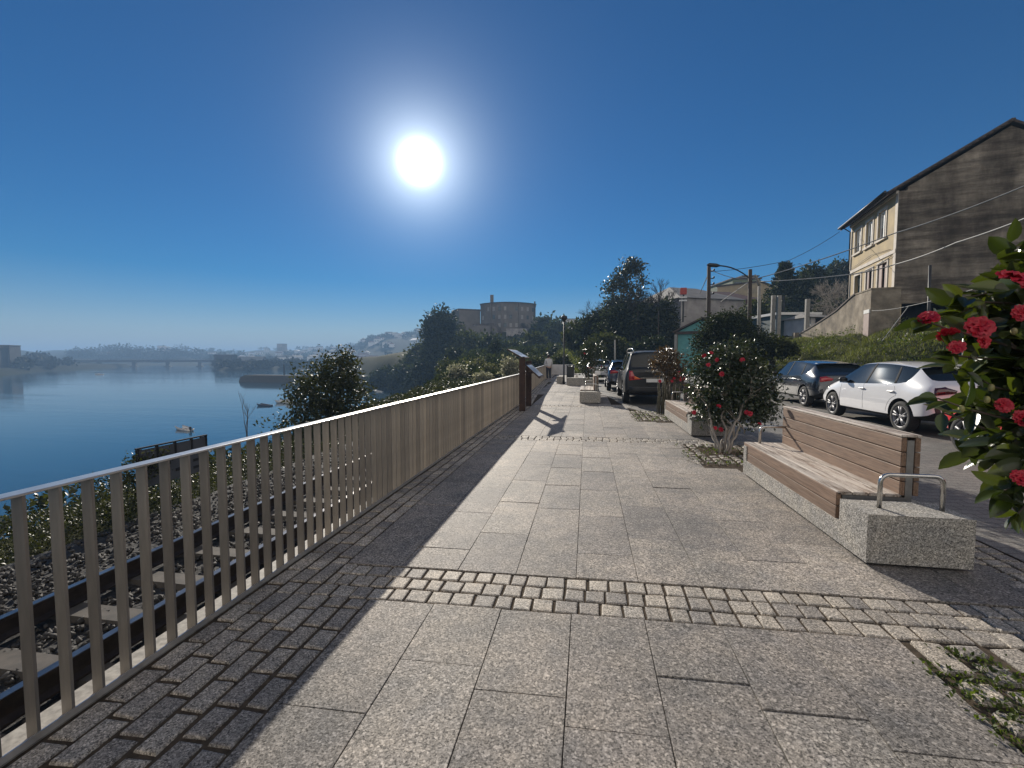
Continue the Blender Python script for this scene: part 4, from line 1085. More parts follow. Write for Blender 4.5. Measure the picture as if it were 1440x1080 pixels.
for s, n in ((-1, 'l'), (1, 'r')):
    JJ.update({n + 'h': ((s * .095, 0, .80), .105), n + 'k': ((s * .10, .03, .48), .08), n + 'a': ((s * .10, -.01, .08), .065)}); EE += [('p', n + 'h'), (n + 'h', n + 'k'), (n + 'k', n + 'a')]
skin('trousers', JJ, EE, 'trousers', t)
MB().sphere((0, .03, 1.63), (.108, .12, .13), 14, 10).build('hair', 'hair_dark', t, True)

# ------------------------------------------------------------------ old house on the right
HC = at(1258, 402, 24); HC.z = 0
th = R(10.5); hu = (math.sin(th), math.cos(th)); hw = (math.cos(th), -math.sin(th))
def HP(s, w, z): return (HC.x + hu[0] * s + hw[0] * w, HC.y + hu[1] * s + hw[1] * w, z)
house = thing('old_house', 'old two storey house with peeling yellow front and blackened blank gable wall', 'house', (HC.x, HC.y, 2.5))
FL, GW, EV, RZ = 6.8, 8.8, 10.45, 13.1
ops = [(1.45, 2.45, 8.4, 10.0), (3.2, 4.2, 8.4, 9.95), (5.0, 6.0, 8.4, 9.9), (1.0, 2.2, 5.2, 6.95), (2.95, 3.9, 5.2, 6.9), (4.75, 5.75, 5.35, 6.9)]
def wall_with_holes(mb, s0, s1, z0, z1, w0, w1, holes):
    ss = sorted({s0, s1} | {h[0] for h in holes} | {h[1] for h in holes}); zz = sorted({z0, z1} | {h[2] for h in holes} | {h[3] for h in holes})
    for a, b in zip(ss[:-1], ss[1:]):
        for c, d in zip(zz[:-1], zz[1:]):
            m, n = (a + b) / 2, (c + d) / 2
            if any(h[0] < m < h[1] and h[2] < n < h[3] for h in holes): continue
            mb.obox(HC, hu, hw, a, b, w0, w1, c, d)
wall_with_holes(f_ := MB(), 0.02, FL, 1.5, EV, 0, .35, ops); f_.build('front_wall', 'plaster_yellow', house)
g_ = MB(); g_.prism([HP(0, 0.36, 4.45), HP(0, GW, 4.45), HP(0, GW, EV), HP(0, GW / 2, RZ), HP(0, .36, EV + .2)], (hu[0] * .35, hu[1] * .35, 0)); g_.obox(HC, hu, hw, -.012, .018, -.012, .36, 4.45, EV); g_.build('gable_wall', 'gable_plaster', house)
b_ = MB(); b_.obox(HC, hu, hw, FL - .3, FL, .36, GW, 1.5, EV); b_.obox(HC, hu, hw, .36, FL - .31, GW - .3, GW, 1.5, EV); b_.prism([HP(FL - .3, .36, EV + .01), HP(FL - .3, GW, EV + .01), HP(FL - .3, GW / 2, RZ)], (hu[0] * .3, hu[1] * .3, 0)); b_.build('rear_wall', 'gable_plaster', house)
v_ = MB(); v_.obox(HC, hu, hw, 1.2, 1.4, .36, GW - .31, 1.5, 4.5); v_.obox(HC, hu, hw, .36, FL - .31, .36, GW - .31, 4.5, 4.6); v_.build('undercroft', 'void_dark', house)
for w in (3.0, 5.6): MB().obox(HC, hu, hw, .05, .3, w, w + .3, 1.5, 4.44).build('pillar', 'stair_plaster', house)
# trim bands, corner strip
tm = MB(); tm.obox(HC, hu, hw, .02, FL, -.05, -.003, 7.22, 7.42); tm.obox(HC, hu, hw, 0, .30, -.03, -.013, 5.2, 7.21); tm.obox(HC, hu, hw, 0, .30, -.03, -.013, 7.43, EV - .1); tm.obox(HC, hu, hw, FL - .25, FL, -.03, -.003, 5.2, 7.21); tm.obox(HC, hu, hw, FL - .25, FL, -.03, -.003, 7.43, EV - .1); tm.obox(HC, hu, hw, .02, FL, -.12, -.003, EV - .1, EV + .05)
tm.build('trim', 'plaster_trim', house)
for i, (a, b, c, d) in enumerate(ops):
    fr = MB(); q = .14
    fr.obox(HC, hu, hw, a - q, a, -.04, .02, c, d + q); fr.obox(HC, hu, hw, b, b + q, -.04, .02, c, d + q); fr.obox(HC, hu, hw, a + .001, b - .001, -.04, .02, d, d + q)
    if i < 3: fr.obox(HC, hu, hw, a - .2, b + .2, -.12, .02, c - .12, c - .001)
    if i < 3:
        w = MB(); w.obox(HC, hu, hw, a, b, .16, .2, c, d); wo = w.build('window', 'blind', house)
        p = MB()
        for (e, f) in ((a + .002, a + .08), ((a + b) / 2 - .05, (a + b) / 2 + .05), (b - .08, b - .002)): p.obox(HC, hu, hw, e, f, .08, .155, c + .002, d - .002)
        p.obox(HC, hu, hw, a + .081, b - .081, .085, .15, d - .09, d - .003); p.obox(HC, hu, hw, a + .081, b - .081, .085, .15, c + .003, c + .09)
        p.build('window_frame', 'pvc_white', wo); fr.build('surround', 'plaster_trim', wo)
        g = MB(); g.obox(HC, hu, hw, a + .08, b - .08, .135, .15, c + .09, c + .70); g.build('pane', 'house_glass', wo)
    else:
        w = MB(); w.obox(HC, hu, hw, a, b, .18, .22, c, d); wo = w.build('door', 'green_door' if i == 5 else 'void_dark', house); fr.build('surround', 'plaster_trim', wo)
        if i < 5:
            l = MB(); l.obox(HC, hu, hw, a + .03, (a + b) / 2 - .01, .10, .15, c + .05, d - .03); l.build('shutter', 'shutter_wood', wo)
            l = MB(); l.obox(HC, hu, hw, (a + b) / 2 + .15, b - .03, .02, .07, c + .05, d - .03); l.build('shutter', 'shutter_wood', wo)
        else:
            l = MB(); l.obox(HC, hu, hw, a + .15, b - .15, .12, .175, c + .9, d - .2); l.build('pane', 'house_glass', wo)
rf = MB()
for sgn in (0, 1):
    w0, w1 = (-.55, GW / 2) if sgn == 0 else (GW + .4, GW / 2)
    z0 = EV - .55 * (RZ - EV) / (GW / 2) if sgn == 0 else EV - .4 * (RZ - EV) / (GW / 2)
    P = [HP(-.12, w0, z0 + .16), HP(FL + .3, w0, z0 + .16), HP(FL + .3, w1, RZ + .16), HP(-.12, w1, RZ + .16)]
    rf.add(P + [(p[0], p[1], p[2] + .14) for p in P], [(3, 2, 1, 0), (4, 5, 6, 7), (0, 1, 5, 4), (1, 2, 6, 5), (2, 3, 7, 6), (3, 0, 4, 7)])
ro = rf.build('roof', 'roof_dark', house)
rt_ = MB()
for k in range(46):
    s = -.08 + k * .158; rt_.tube([HP(s, -.60, EV - .06), HP(s, GW / 2, RZ + .30)], .055, 6)
for k in range(18): 
    w = -.5 + k * (GW / 2 + .5) / 18; z = EV - .33 + (w + .55) * .602 + .26; rt_.tube([HP(-.14, w, z), HP(-.14, w + .32, z + .17)], .06, 6)
rt_.build('roof_tiles', 'roof_dark', ro)
gt = MB(); gt.tube([HP(-.1, -.66, EV + .02), HP(FL + .3, -.66, EV - .02)], .07, 8); gt.tube([HP(FL - .1, -.60, EV), HP(FL - .1, -.1, EV - .4), HP(FL - .1, -.08, 5)], .04, 6); gt.build('gutter', 'metal_dark', house)
pts = [(HP(.3, -.07, 7.1)), HP(2, -.07, 6.98), HP(4, -.07, 6.95), HP(6.6, -.07, 7.15)]; MB().tube(pts, .015, 5).tube([HP(.5, -.07, 7.5), HP(3, -.07, 7.75), HP(6.6, -.07, 7.5)], .012, 5).build('wall_cable', 'cable_dark', house)
# stair and landing: a thing of its own
st = thing('outside_stair', 'curved masonry stair and landing in front of the yellow house front', 'stairs', (HC.x - 1, HC.y, 2.5))
l_ = MB(); l_.obox(HC, hu, hw, -.95, 1.25, -1.35, -.06, 1.5, 5.16); l_.obox(HC, hu, hw, -.98, -.76, -1.38, -.06, 5.161, 5.24); l_.obox(HC, hu, hw, -.75, 1.25, -1.38, -1.2, 5.161, 5.24); l_.build('landing', 'stair_plaster', st)
prof = [(1.25, 5.2), (1.8, 5.05), (2.6, 4.78), (3.6, 4.45), (5.0, 4.15), (7.0, 3.75), (9.6, 3.3)]
w_ = MB()
for (a, za), (b, zb_) in zip(prof[:-1], prof[1:]):
    fa = -1.35 - .10 * max(0, a - 1.25) ; fb = -1.35 - .10 * max(0, b - 1.25)
    for z0a, z0b, ta, tb, mb2 in ((1.6, 1.6, za, zb_, w_),):
        mb2.hexa([HP(a, fa, z0a), HP(b, fb, z0b), HP(b, fb + .2, z0b), HP(a, fa + .2, z0a), HP(a, fa, ta), HP(b, fb, tb), HP(b, fb + .2, tb), HP(a, fa + .2, ta)])
w_.build('parapet', 'stair_plaster', st)
cp = MB()
for (a, za), (b, zb_) in zip(prof[:-1], prof[1:]):
    fa = -1.35 - .10 * max(0, a - 1.25); fb = -1.35 - .10 * max(0, b - 1.25)
    cp.hexa([HP(a, fa - .05, za), HP(b, fb - .05, zb_), HP(b, fb + .25, zb_), HP(a, fa + .25, za), HP(a, fa - .05, za + .09), HP(b, fb - .05, zb_ + .09), HP(b, fb + .25, zb_ + .09), HP(a, fa + .25, za + .09)])
cp.build('coping', 'roof_dark', st)
sp = MB()
for k in range(12): sp.obox(HC, hu, hw, 1.3 + k * .5, 1.8 + k * .5 - .003, -1.1, -.07, 1.6, 4.9 - k * .2)
sp.build('steps', 'concrete', st)
dn = MB(); dn.obox(HC, hu, hw, -.93, -.22, -1.40, -1.352, 1.9, 3.9); do = dn.build('door', 'shutter_wood', st)
dn = MB(); dn.obox(HC, hu, hw, -.93, -.22, -1.41, -1.352, 3.92, 4.12); dn.build('lintel', 'pvc_white', do)
ep = MB()
for s in (9.65, 10.1): ep.obox(HC, hu, hw, s, s + .3, -2.5, -2.2, 1.6, 3.45)
ep.build('end_post', 'stair_plaster', st)
# slim metal pole by the gable
p = at(1308, 435, 20.5); q = at(1308, 373, 20.5)
tag(MB().tube([(p.x, p.y, 1.5), (q.x, q.y, q.z)], .06, 8).build('metal_post', 'metal_dark'), 'slim dark metal post in front of the blank gable wall', 'post')

# ------------------------------------------------------------------ other buildings
def bx_at(mb, x0, x1, ytop, ybot, D, depth, skew=0.0):
    """block whose front edge runs between two surveyed bearings at depth D"""
    a, b = at(x0, ybot, D), at(x1, ybot, D * (1 + skew)); top = at((x0 + x1) / 2, ytop, D * (1 + skew / 2)).z; bot = at((x0 + x1) / 2, ybot, D * (1 + skew / 2)).z
    u = Vector((b.x - a.x, b.y - a.y)); Ln = u.length; u = u / Ln; w = (-u.y, u.x)
    if w[0] * a.x + w[1] * a.y < 0: w = (-w[0], -w[1])
    mb.obox((a.x, a.y), (u.x, u.y), w, 0, Ln, 0, depth, bot, top)
    return (a.x, a.y), (u.x, u.y), w, Ln, bot, top
def building(name, label, x0, x1, yt, yb, D, depth, wall, roof, skew=0, roofh=0, wins=(), group=None, eave=.3, winmat='house_glass', cat='building'):
    a = at((x0 + x1) / 2, yb, D); t = thing(name, label, cat, a, 0, group)
    m = MB(); o, u, w, Ln, z0, z1 = bx_at(m, x0, x1, yt, yb, D, depth, skew); m.v = []; m.f = []; m.sm = []
    m.obox(o, u, w, 0, Ln, 0, depth, z0 - 3, z1); wl = m.build('wall', wall, t)
    P = lambda s, d, z: (o[0] + u[0] * s + w[0] * d, o[1] + u[1] * s + w[1] * d, z)
    r = MB()
    if roofh > 0:
        e = eave; r.add([P(-e, -e, z1), P(Ln + e, -e, z1), P(Ln + e, depth + e, z1), P(-e, depth + e, z1), P(Ln * .28, depth / 2, z1 + roofh), P(Ln * .72, depth / 2, z1 + roofh)], [(0, 1, 5, 4), (1, 2, 5), (2, 3, 4, 5), (3, 0, 4), (3, 2, 1, 0)])
    else: r.obox(o, u, w, -.2, Ln + .2, -.2, depth + .2, z1 + .002, z1 + .25)
    r.build('roof', roof, t)
    for (s, zz, ww, hh) in wins:
        q = MB(); q.obox(o, u, w, s * Ln, s * Ln + ww, -.05, .05, z0 + zz * (z1 - z0), z0 + zz * (z1 - z0) + hh); q.build('window', winmat, t)
    return t, o, u, w, Ln, z0, z1
# teal shed with lean-to roof
t, o, u, w, Ln, z0, z1 = building('teal_shed', 'small teal rendered shed with sloping roof beyond the parked cars', 953, 984, 470, 500, 40, 5, 'teal_wall', 'roof_dark', -.03, 0)
m = MB(); m.add([(o[0] - .3, o[1] - .3, z1 + .1), (o[0] + u[0] * Ln, o[1] + u[1] * Ln - .3, z1 + 1.9), (o[0] + u[0] * Ln + w[0] * 5, o[1] + u[1] * Ln + w[1] * 5, z1 + 1.9), (o[0] + w[0] * 5, o[1] + w[1] * 5, z1 + .1)], [(0, 1, 2, 3), (3, 2, 1, 0)])
m = MB(); m.prism([(o[0], o[1], z1 + .26), (o[0] + u[0] * Ln, o[1] + u[1] * Ln, z1 + .26), (o[0] + u[0] * Ln, o[1] + u[1] * Ln, z1 + 1.15)], (w[0] * 5, w[1] * 5, 0)); m.build('upper_wall', 'teal_wall', t)
m = MB(); P0, P1 = Vector((o[0] - u[0] * .4 - w[0] * .3, o[1] - u[1] * .4 - w[1] * .3, z1 + .14)), Vector((o[0] + u[0] * (Ln + .2) - w[0] * .3, o[1] + u[1] * (Ln + .2) - w[1] * .3, z1 + 1.30)); e = Vector((w[0] * 5.6, w[1] * 5.6, 0)); up = Vector((0, 0, .14))
m.hexa([P0, P1, P1 + e, P0 + e, P0 + up, P1 + up, P1 + e + up, P0 + e + up]); m.build('sloping_roof', 'roof_dark', t)
m = MB(); m.obox(o, u, w, -.25, -.02, -.25, -.02, z0 - 1, z1); m.build('corner_post', 'pole_concrete', t)
building('warehouse', 'pale stained warehouse with low hipped roof behind the teal shed', 956, 1046, 421, 500, 62, 14, 'wall_grey', 'roof_grey', .05, 2.6, eave=.3)
building('apartment_block', 'olive apartment block with balconies rising behind the dark red roof', 1029, 1068, 393, 440, 95, 12, 'balcony_green', 'roof_dark', 0, 0, [(.06, .70, 1.6, 1.6), (.06, .45, 1.6, 1.6), (.45, .70, 2.4, 1.2), (.45, .42, 2.4, 1.2), (.8, .7, .9, 1.5)])
building('roof_storey', 'set back dark rooftop storey of the olive apartment block', 1044, 1066, 389, 395, 97, 7, 'wall_grey', 'roof_dark')
building('red_roofed_house', 'long dark red roofed building above the warehouse', 1010, 1072, 421, 440, 78, 12, 'roof_red', 'roof_red', .02, 2.2)
building('teal_workshop', 'low dark teal workshop with white roof edge beside the stair', 1093, 1150, 443, 478, 44, 6, 'teal_dark', 'pvc_white', .0, 0, [(.3, .15, 1.6, 1.2), (.62, .15, 1.3, 1.6)], winmat='void_dark')
building('white_cottage', 'small white outbuilding with grey roof at the foot of the stair', 1140, 1165, 446, 462, 40, 4, 'wall_white', 'roof_grey', 0, .5, [(.25, .45, .5, .5), (.55, .45, .5, .5)], winmat='void_dark')
building('terrace_house', 'flat roofed ochre house among dark trees on the hillside', 1068, 1096, 402, 425, 85, 8, 'plaster_yellow', 'roof_dark', .1, 0)
building('white_tower_block', 'white flats on the skyline between the hill and the tall eucalyptus', 792, 812, 449, 475, 190, 14, 'wall_white', 'roof_grey', 0, 0, [(.1, .6, 2, 1.4), (.5, .6, 2, 1.4), (.1, .3, 2, 1.4), (.5, .3, 2, 1.4)])
building('brick_building', 'reddish brick house partly hidden behind the ivy clad trees', 893, 925, 437, 470, 72, 8, 'hill_wall', 'roof_red', 0, 1.5, [(.2, .6, 1, 1.3), (.6, .6, 1, 1.3)])
# pair of concrete pillars
for k, (x, d_, lb) in enumerate(((1086, 42, 'left of two concrete gate pillars beside the teal workshop'), (1094, 41.4, 'right of two concrete gate pillars beside the teal workshop'), (1134, 40, 'lone concrete pillar at the near corner of the teal workshop'))):
    p = at(x, 470, d_); zt = at(x, 416 if k < 2 else 421, d_).z
    tag(MB().box(p.x - .16, p.x + .16, p.y - .16, p.y + .16, 1.5, zt).build('pillar_post', 'pole_concrete', None, bevel=.02), lb, 'pillar')
# big building on the wooded hill
hb = at(700, 470, 200)
t = thing('hilltop_building', 'large brown institutional building with tall chimney on the wooded hill', 'building', hb)
m = MB(); bo = bx_at(m, 675, 755, 424, 478, 200, 22, .0)[:3]; m = MB()
def hbx(mat, x0, x1, yt, yb, D, depth, nm, skew=0): mm = MB(); r = bx_at(mm, x0, x1, yt, yb, D, depth, skew); mm.build(nm, mat, t); return r
mm = MB(); o, u, w, Ln, z0, z1 = bx_at(mm, 676, 753, 428, 486, 200, 20)
P = lambda q, d, z: (o[0] + u[0] * q + w[0] * d, o[1] + u[1] * q + w[1] * d, z)
plan = [(q, -7.5 * math.sin(math.pi * q) ** .8) for q in np.linspace(0, 1, 11)]
mm = MB(); mm.prism([P(q * Ln, d, z0) for q, d in plan] + [P(Ln, 20, z0), P(0, 20, z0)], (0, 0, z1 - z0)); mm.build('main_block', 'hill_wall', t)
rf = MB(); E2 = [P((q - .5) * Ln * 1.03 + Ln / 2, d - .8, z1 + .002) for q, d in plan] + [P(Ln + 1, 20.8, z1 + .002), P(-1, 20.8, z1 + .002)]
ne = len(E2); rf.add(E2 + [P(Ln * .45, 7, z1 + 1.9)], [(i, (i + 1) % ne, ne) for i in range(ne)] + [tuple(range(ne - 1, -1, -1))]); rf.build('roof', 'roof_dark', t)
for i in range(10):
    (qa, da), (qb, db) = plan[i], plan[i + 1]; A, B = Vector(P(qa * Ln, da, 0)), Vector(P(qb * Ln, db, 0)); d_ = (B - A).normalized(); n_ = Vector((d_.y, -d_.x, 0)); n_ = n_ if n_.dot(A) < 0 else -n_
    for j in range(4):
        if (i * 7 + j * 3) % 5 == 0: continue
        c_ = A.lerp(B, .5) + n_ * .02; q = MB(); q.obox((c_.x, c_.y), (d_.x, d_.y), (n_.x, n_.y), -.55, .55, -.05, .06, z1 - 3.6 - 3.6 * j, z1 - 1.9 - 3.6 * j); q.build('window', 'dull_glass' if (i + j) % 3 else 'house_glass', t)
    if i in (2, 4, 7):
        q = MB(); q.obox((A.x, A.y), (d_.x, d_.y), (n_.x, n_.y), -.4, .4, -.2, .5, z0, z1 - .3); q.build('buttress', 'hill_wall', t)
hbx('wall_grey', 712, 742, 462, 486, 186, 5, 'terrace_wall'); hbx('hill_wall', 655, 690, 458, 486, 188, 6, 'lower_range')
hbx('hill_wall', 646, 675.5, 437, 482, 198, 16, 'side_wing', .02); hbx('hill_wall', 753.6, 776, 447, 478, 203, 12, 'low_wing')
q = MB(); bx_at(q, 644, 676, 434.5, 437, 198, 12, .02); q.build('wing_roof', 'roof_dark', t)
q = MB(); bx_at(q, 689.5, 694, 415, 470, 197, 2); q.build('chimney', 'hill_wall', t)
q = MB(); bx_at(q, 751, 753, 424, 450, 198, .5); bx_at(q, 750.4, 753.6, 428, 429, 197.9, .5); q.build('mast', 'metal_dark', t)
# cliff under it
cx = np.linspace(-26, 26, 60); cz = np.linspace(-10, 12, 36)
CX, CZ = np.meshgrid(cx, cz); base = at(715, 490, 184)
CD = 3.2 * np.sin(CX * .31 + 1) + 1.7 * np.sin(CX * .9 + CZ * .4) + 1.3 * np.sin(CZ * .8 + CX * .2) + rng.normal(size=CX.shape) * .6 + (CZ + 10) * .45 + .012 * CX ** 2
rt2 = _R; i = np.arange(60 * 36).reshape(36, 60)
V = np.stack([base.x + rt2.x * CX - _R.y * CD * 1.0, base.y + rt2.y * CX + _R.x * CD, base.z + CZ * .85 + 1], -1).reshape(-1, 3)
tag(mesh_np('rock_cliff', V, np.stack([i[:-1, :-1], i[:-1, 1:], i[1:, 1:], i[1:, :-1]], -1).reshape(-1), np.full(59 * 35, 4), 'cliff_rock'), kind='structure')

# stone wall at the foot of the bank
sw = MB(); y = 8.5
while y < 33:
    ln = random.uniform(.5, 1.1); h = random.uniform(.55, .75); sw.hexa([(9.5, y, -.05), (9.95, y, -.05), (9.95, y + ln, -.05), (9.5, y + ln, -.05), (9.55 + random.uniform(-.03, .03), y, h), (9.92, y, h), (9.92, y + ln, h), (9.55, y + ln, h)]); y += ln + .012
tag(sw.build('retaining_wall', 'stone_wall', None, bevel=.03), 'low dark stone retaining wall at the foot of the grassy bank', 'wall')
# red sign on a roof mast
p = at(961, 410, 58)
t = thing('sign_mast', 'square red sign on a white striped mast above the warehouse roof', 'sign', (p.x, p.y, p.z))
MB().box(p.x - .42, p.x + .42, p.y - .12, p.y + .12, p.z - .40, p.z + .5).build('sign_panel', 'sign_red', t, bevel=.08)
q = MB(); q.box(p.x - .12, p.x + .12, p.y - .1, p.y + .1, p.z - 4, p.z - .401); q.build('mast', 'metal_dark', t)
for k in range(2): MB().box(p.x - .45, p.x + .45, p.y - .14, p.y + .14, p.z - .85 - .42 * k, p.z - .66 - .42 * k).build('cross_plate', 'mast_white', t)

# ------------------------------------------------------------------ poles, lamps and cables
def pole(name, label, x, yt, D, r0, r1, mat, cat='utility pole', lean=0, yb=480):
    a = at(x, yb, D); b = at(x + lean, yt, D); g = Tz(a.x, a.y) - .3
    t = thing(name, label, cat, (a.x, a.y, g)); MB().tube([(a.x, a.y, g), (b.x, b.y, b.z)], [r0, r1], 10).build('post', mat, t); return t, a, b
t, a, pA = pole('utility_pole', 'tall plain wooden pole with insulators left of the street lamp', 997, 374, 30, .15, .12, 'wood_pole')
q = MB()
for k, z in enumerate((.35, .85, 1.25, 1.9)): q.tube([(pA.x + .05, pA.y, pA.z - z), (pA.x + .32, pA.y - .05, pA.z - z)], .03, 6); q.lathe([(.001, 0), (.06, .01), (.06, .12), (.001, .14)], 10, 'z', (pA.x + .32, pA.y - .05, pA.z - z))
q.build('insulators', 'metal_dark', t)
t, a, pB = pole('street_lamp', 'dark wooden street lamp pole with a long curved arm', 1055, 379, 27, .13, .11, 'wood_pole', 'street lamp')
h = at(1010, 373.5, 26.6); q = MB(); ar = []
for k in range(9):
    u = k / 8; s = Vector((pB.x, pB.y, pB.z - .55)).lerp(h, u); s.z = pB.z - .55 + (h.z - pB.z + .55) * (1 - (1 - u) ** 2.2); ar.append(s)
q.tube(ar, .04, 8); q.build('lamp_arm', 'metal_dark', t)
d = (ar[-1] - ar[-2]).normalized(); q = MB(); q.tube([ar[-1] - d * .1, ar[-1] + d * .12, ar[-1] + d * .6, ar[-1] + d * .75], [.05, .12, .12, .03], 8); o = q.build('lamp_head', 'metal_dark', t)
t, a, pC = pole('bent_pole', 'pale bent concrete pole right of the street lamp', 1068, 402, 29, .12, .10, 'pole_concrete')
q = MB(); q.tube([pC, pC + Vector((-.12, 0, .35)), pC + Vector((-.4, -.3, .65))], [.10, .09, .07], 8); q.build('bent_top', 'pole_concrete', t)
for x, yt, D, lb in ((897, 436, 55, 'thin pole in front of the ivy clad trees, left of the black people carrier'), (926, 437, 52, 'thin street lamp with short arm beside the ivy clad trees'), (865, 478, 40, 'short pale post beyond the dark camellia')):
    t, a, b = pole('thin_pole', lb, x, yt, D, .09, .06, 'pole_concrete' if x == 865 else 'wood_pole', 'pole', yb=495)
    if x == 926: q = MB(); q.tube([b, b + Vector((.5, 0, .25)), b + Vector((1.3, 0, .2))], .05, 6); q.build('lamp_arm', 'metal_dark', t)
def cable(label, pts, r, mat, sag=.3, n=14):
    m = MB(); P = []
    for a, b in zip(pts[:-1], pts[1:]):
        for k in range(n + (1 if b is pts[-1] else 0)):
            u = k / n; q = Vector(a).lerp(Vector(b), u); q.z -= sag * 4 * u * (1 - u); P.append(q)
    m.tube(P, r, 6); tag(m.build('overhead_cable', mat), label, 'cable')
pBw = Vector((pB.x, pB.y, at(1055, 394, 27).z))
cable('upper thick pale cable running from the street lamp up past the gable', [pBw, at(1258, 328, 19.5), at(1500, 236, 14)], .024, 'cable', .12)
cable('lower thick pale cable crossing the house front and gable to the right', [at(1068, 396, 29), at(1195, 386, 23), at(1258, 372, 21), at(1345, 341, 17), at(1500, 283, 13)], .026, 'cable', .06)
cable('pale cable slung between the plain wooden pole and the street lamp pole', [at(1000, 380, 30), pBw], .022, 'cable', .12)
cable('thin dark cable crossing the sky from the wooden pole to the house eaves', [at(1000, 382, 30), at(1110, 366, 29), HP(FL, -.7, EV - .3)], .016, 'cable_dark', .1)
cable('thin stay wire from the wooden pole down to the warehouse roof', [at(995, 388, 30), at(984, 413, 58)], .03, 'cable_dark', 0)
cable('stay wire slanting down left from the street lamp pole', [at(1054, 396, 27), at(1014, 424, 30)], .025, 'cable', 0)
cable('thin pale cable along the foot of the dark gable wall', [at(1226, 437, 23), at(1280, 430, 20), at(1400, 397, 15)], .012, 'cable', .05)
cable('short stay wire from the gable cable down to the grassy bank', [at(1278, 430, 20), at(1240, 480, 19)], .014, 'cable', 0)

# ------------------------------------------------------------------ trees and shrubs
def bl(x, y, D, rx, rz=None, ry=None):      # surveyed blob: radius in photo pixels at that depth
    p = at(x, y, D); k = D / FPX; return (p.x, p.y, p.z, rx * k, (ry or rx) * k, (rz or rx) * k)
def gr(x, y, D): p = at(x, y, D); p.z = Tz(p.x, p.y); return p
tree('riverside_shrub', 'big dark evergreen shrub behind the railing on the river bank', 'shrub', gr(462, 560, 17), [bl(462, 545, 17, 46, 36), bl(478, 522, 17, 28, 24), bl(440, 560, 16.8, 36, 26), bl(500, 565, 17, 28, 26), bl(462, 600, 16.8, 60, 36), bl(410, 600, 16.5, 18, 12), bl(484, 505, 17, 14, 14)], 'leaf_ivy', .12, 900, 14, .13, .08, 'bark_dark', rows=1, shell=.45)
tree('hill_tree', 'tall rounded dark tree at the left end of the wooded hill', 'tree', gr(622, 545, 150), [bl(622, 454, 150, 16, 15), bl(620, 480, 150, 21, 24), bl(614, 515, 145, 26, 24), bl(607, 458, 150, 7, 9), bl(632, 506, 148, 13, 20)], 'leaf_dark', 1.35, 900, 14, 1.2, .6, 'bark_dark')
n_hill = 0
hills = [(655, 498, 130, 20, 26, 'leaf_mid', 'olive brown tree at the foot of the cliff'), (690, 500, 120, 16, 22, 'leaf_dark', 'dark tree below the middle of the hilltop building'), (735, 490, 160, 18, 12, 'leaf_dark', 'dark tree under the flagpole end of the hilltop building'), (765, 470, 165, 18, 18, 'leaf_dark', 'round dark tree right of the low wing on the hill'), (785, 478, 150, 14, 20, 'leaf_dark', 'dark tree below the white flats on the skyline'),
         (668, 488, 165, 14, 10, 'leaf_mid', 'brownish tree against the wing of the hilltop building'), (590, 505, 160, 14, 14, 'leaf_mid', 'small tree at the left foot of the hill'), (575, 530, 150, 20, 12, 'leaf_dark', 'dark bush low by the water at the foot of the hill'), (545, 535, 158, 20, 10, 'leaf_dark', 'dark bush by the bay shore right of the riverside shrub'), (600, 528, 135, 20, 16, 'leaf_dark', 'dark bush above the bay under the tall rounded tree'),
         (720, 500, 120, 14, 14, 'leaf_mid', 'low tree behind the information panels'), (752, 488, 120, 14, 12, 'leaf_mid', 'tree above the sunlit grass beyond the railing'), (640, 515, 100, 18, 18, 'leaf_dark', 'dark bushy tree above the middle of the railing')]
for (x, y, D, rx, rz, lm, lb) in hills:
    tree('hill_tree', lb, 'tree', gr(x, y + rz, D), [bl(x, y, D, rx, rz), bl(x - rx * .5, y + rz * .5, D, rx * .7, rz * .6), bl(x + rx * .5, y + rz * .4, D, rx * .7, rz * .6), bl(x + rx * .1, y - rz * .5, D, rx * .55, rz * .6)], lm, .0085 * D, 300, 14, .007 * D, .25, 'bark_dark', group='trees on the wooded hill')
p = gr(697, 510, 85); q = at(697, 478, 85)
tree('cypress', 'narrow dark conical cypress left of the information panels', 'tree', p, [(p.x, p.y, p.z + (q.z - p.z) * f, r, r, .9) for f, r in ((.15, 1.7), (.3, 1.6), (.45, 1.35), (.6, 1.05), (.75, .75), (.9, .4))], 'leaf_dark', .4, 200, 10, .3, .2, 'bark_dark')
for (x, y, D, rx, rz, lm, lb) in [(668, 522, 55, 20, 17, 'leaf_olive', 'rounded olive green shrub behind the railing'), (645, 527, 42, 15, 14, 'leaf_pale', 'pale flowering shrub just above the handrail'), (690, 527, 45, 12, 12, 'leaf_olive', 'small olive shrub close to the information panels'), (630, 520, 60, 12, 12, 'leaf_mid', 'small dark shrub left of the pale flowering shrub'), (718, 514, 36, 9, 11, 'leaf_pale', 'pale leaved shrub immediately left of the rusty lectern'), (680, 534, 38, 10, 8, 'leaf_pale', 'low pale shrub at the handrail left of the lectern'), (752, 512, 60, 16, 9, 'leaf_mid', 'low green bushes behind the rusty lectern'), (790, 508, 52, 10, 8, 'leaf_mid', 'low bush behind the far end wall')]:
    tree('shrub', lb, 'shrub', gr(x, y + rz, D), [bl(x, y, D, rx, rz), bl(x - rx * .4, y + rz * .5, D, rx * .8, rz * .7), bl(x + rx * .4, y + rz * .5, D, rx * .8, rz * .7)], lm, .0055 * D, 170, 12, .005 * D, .06, 'bark', group='shrubs beyond the railing')
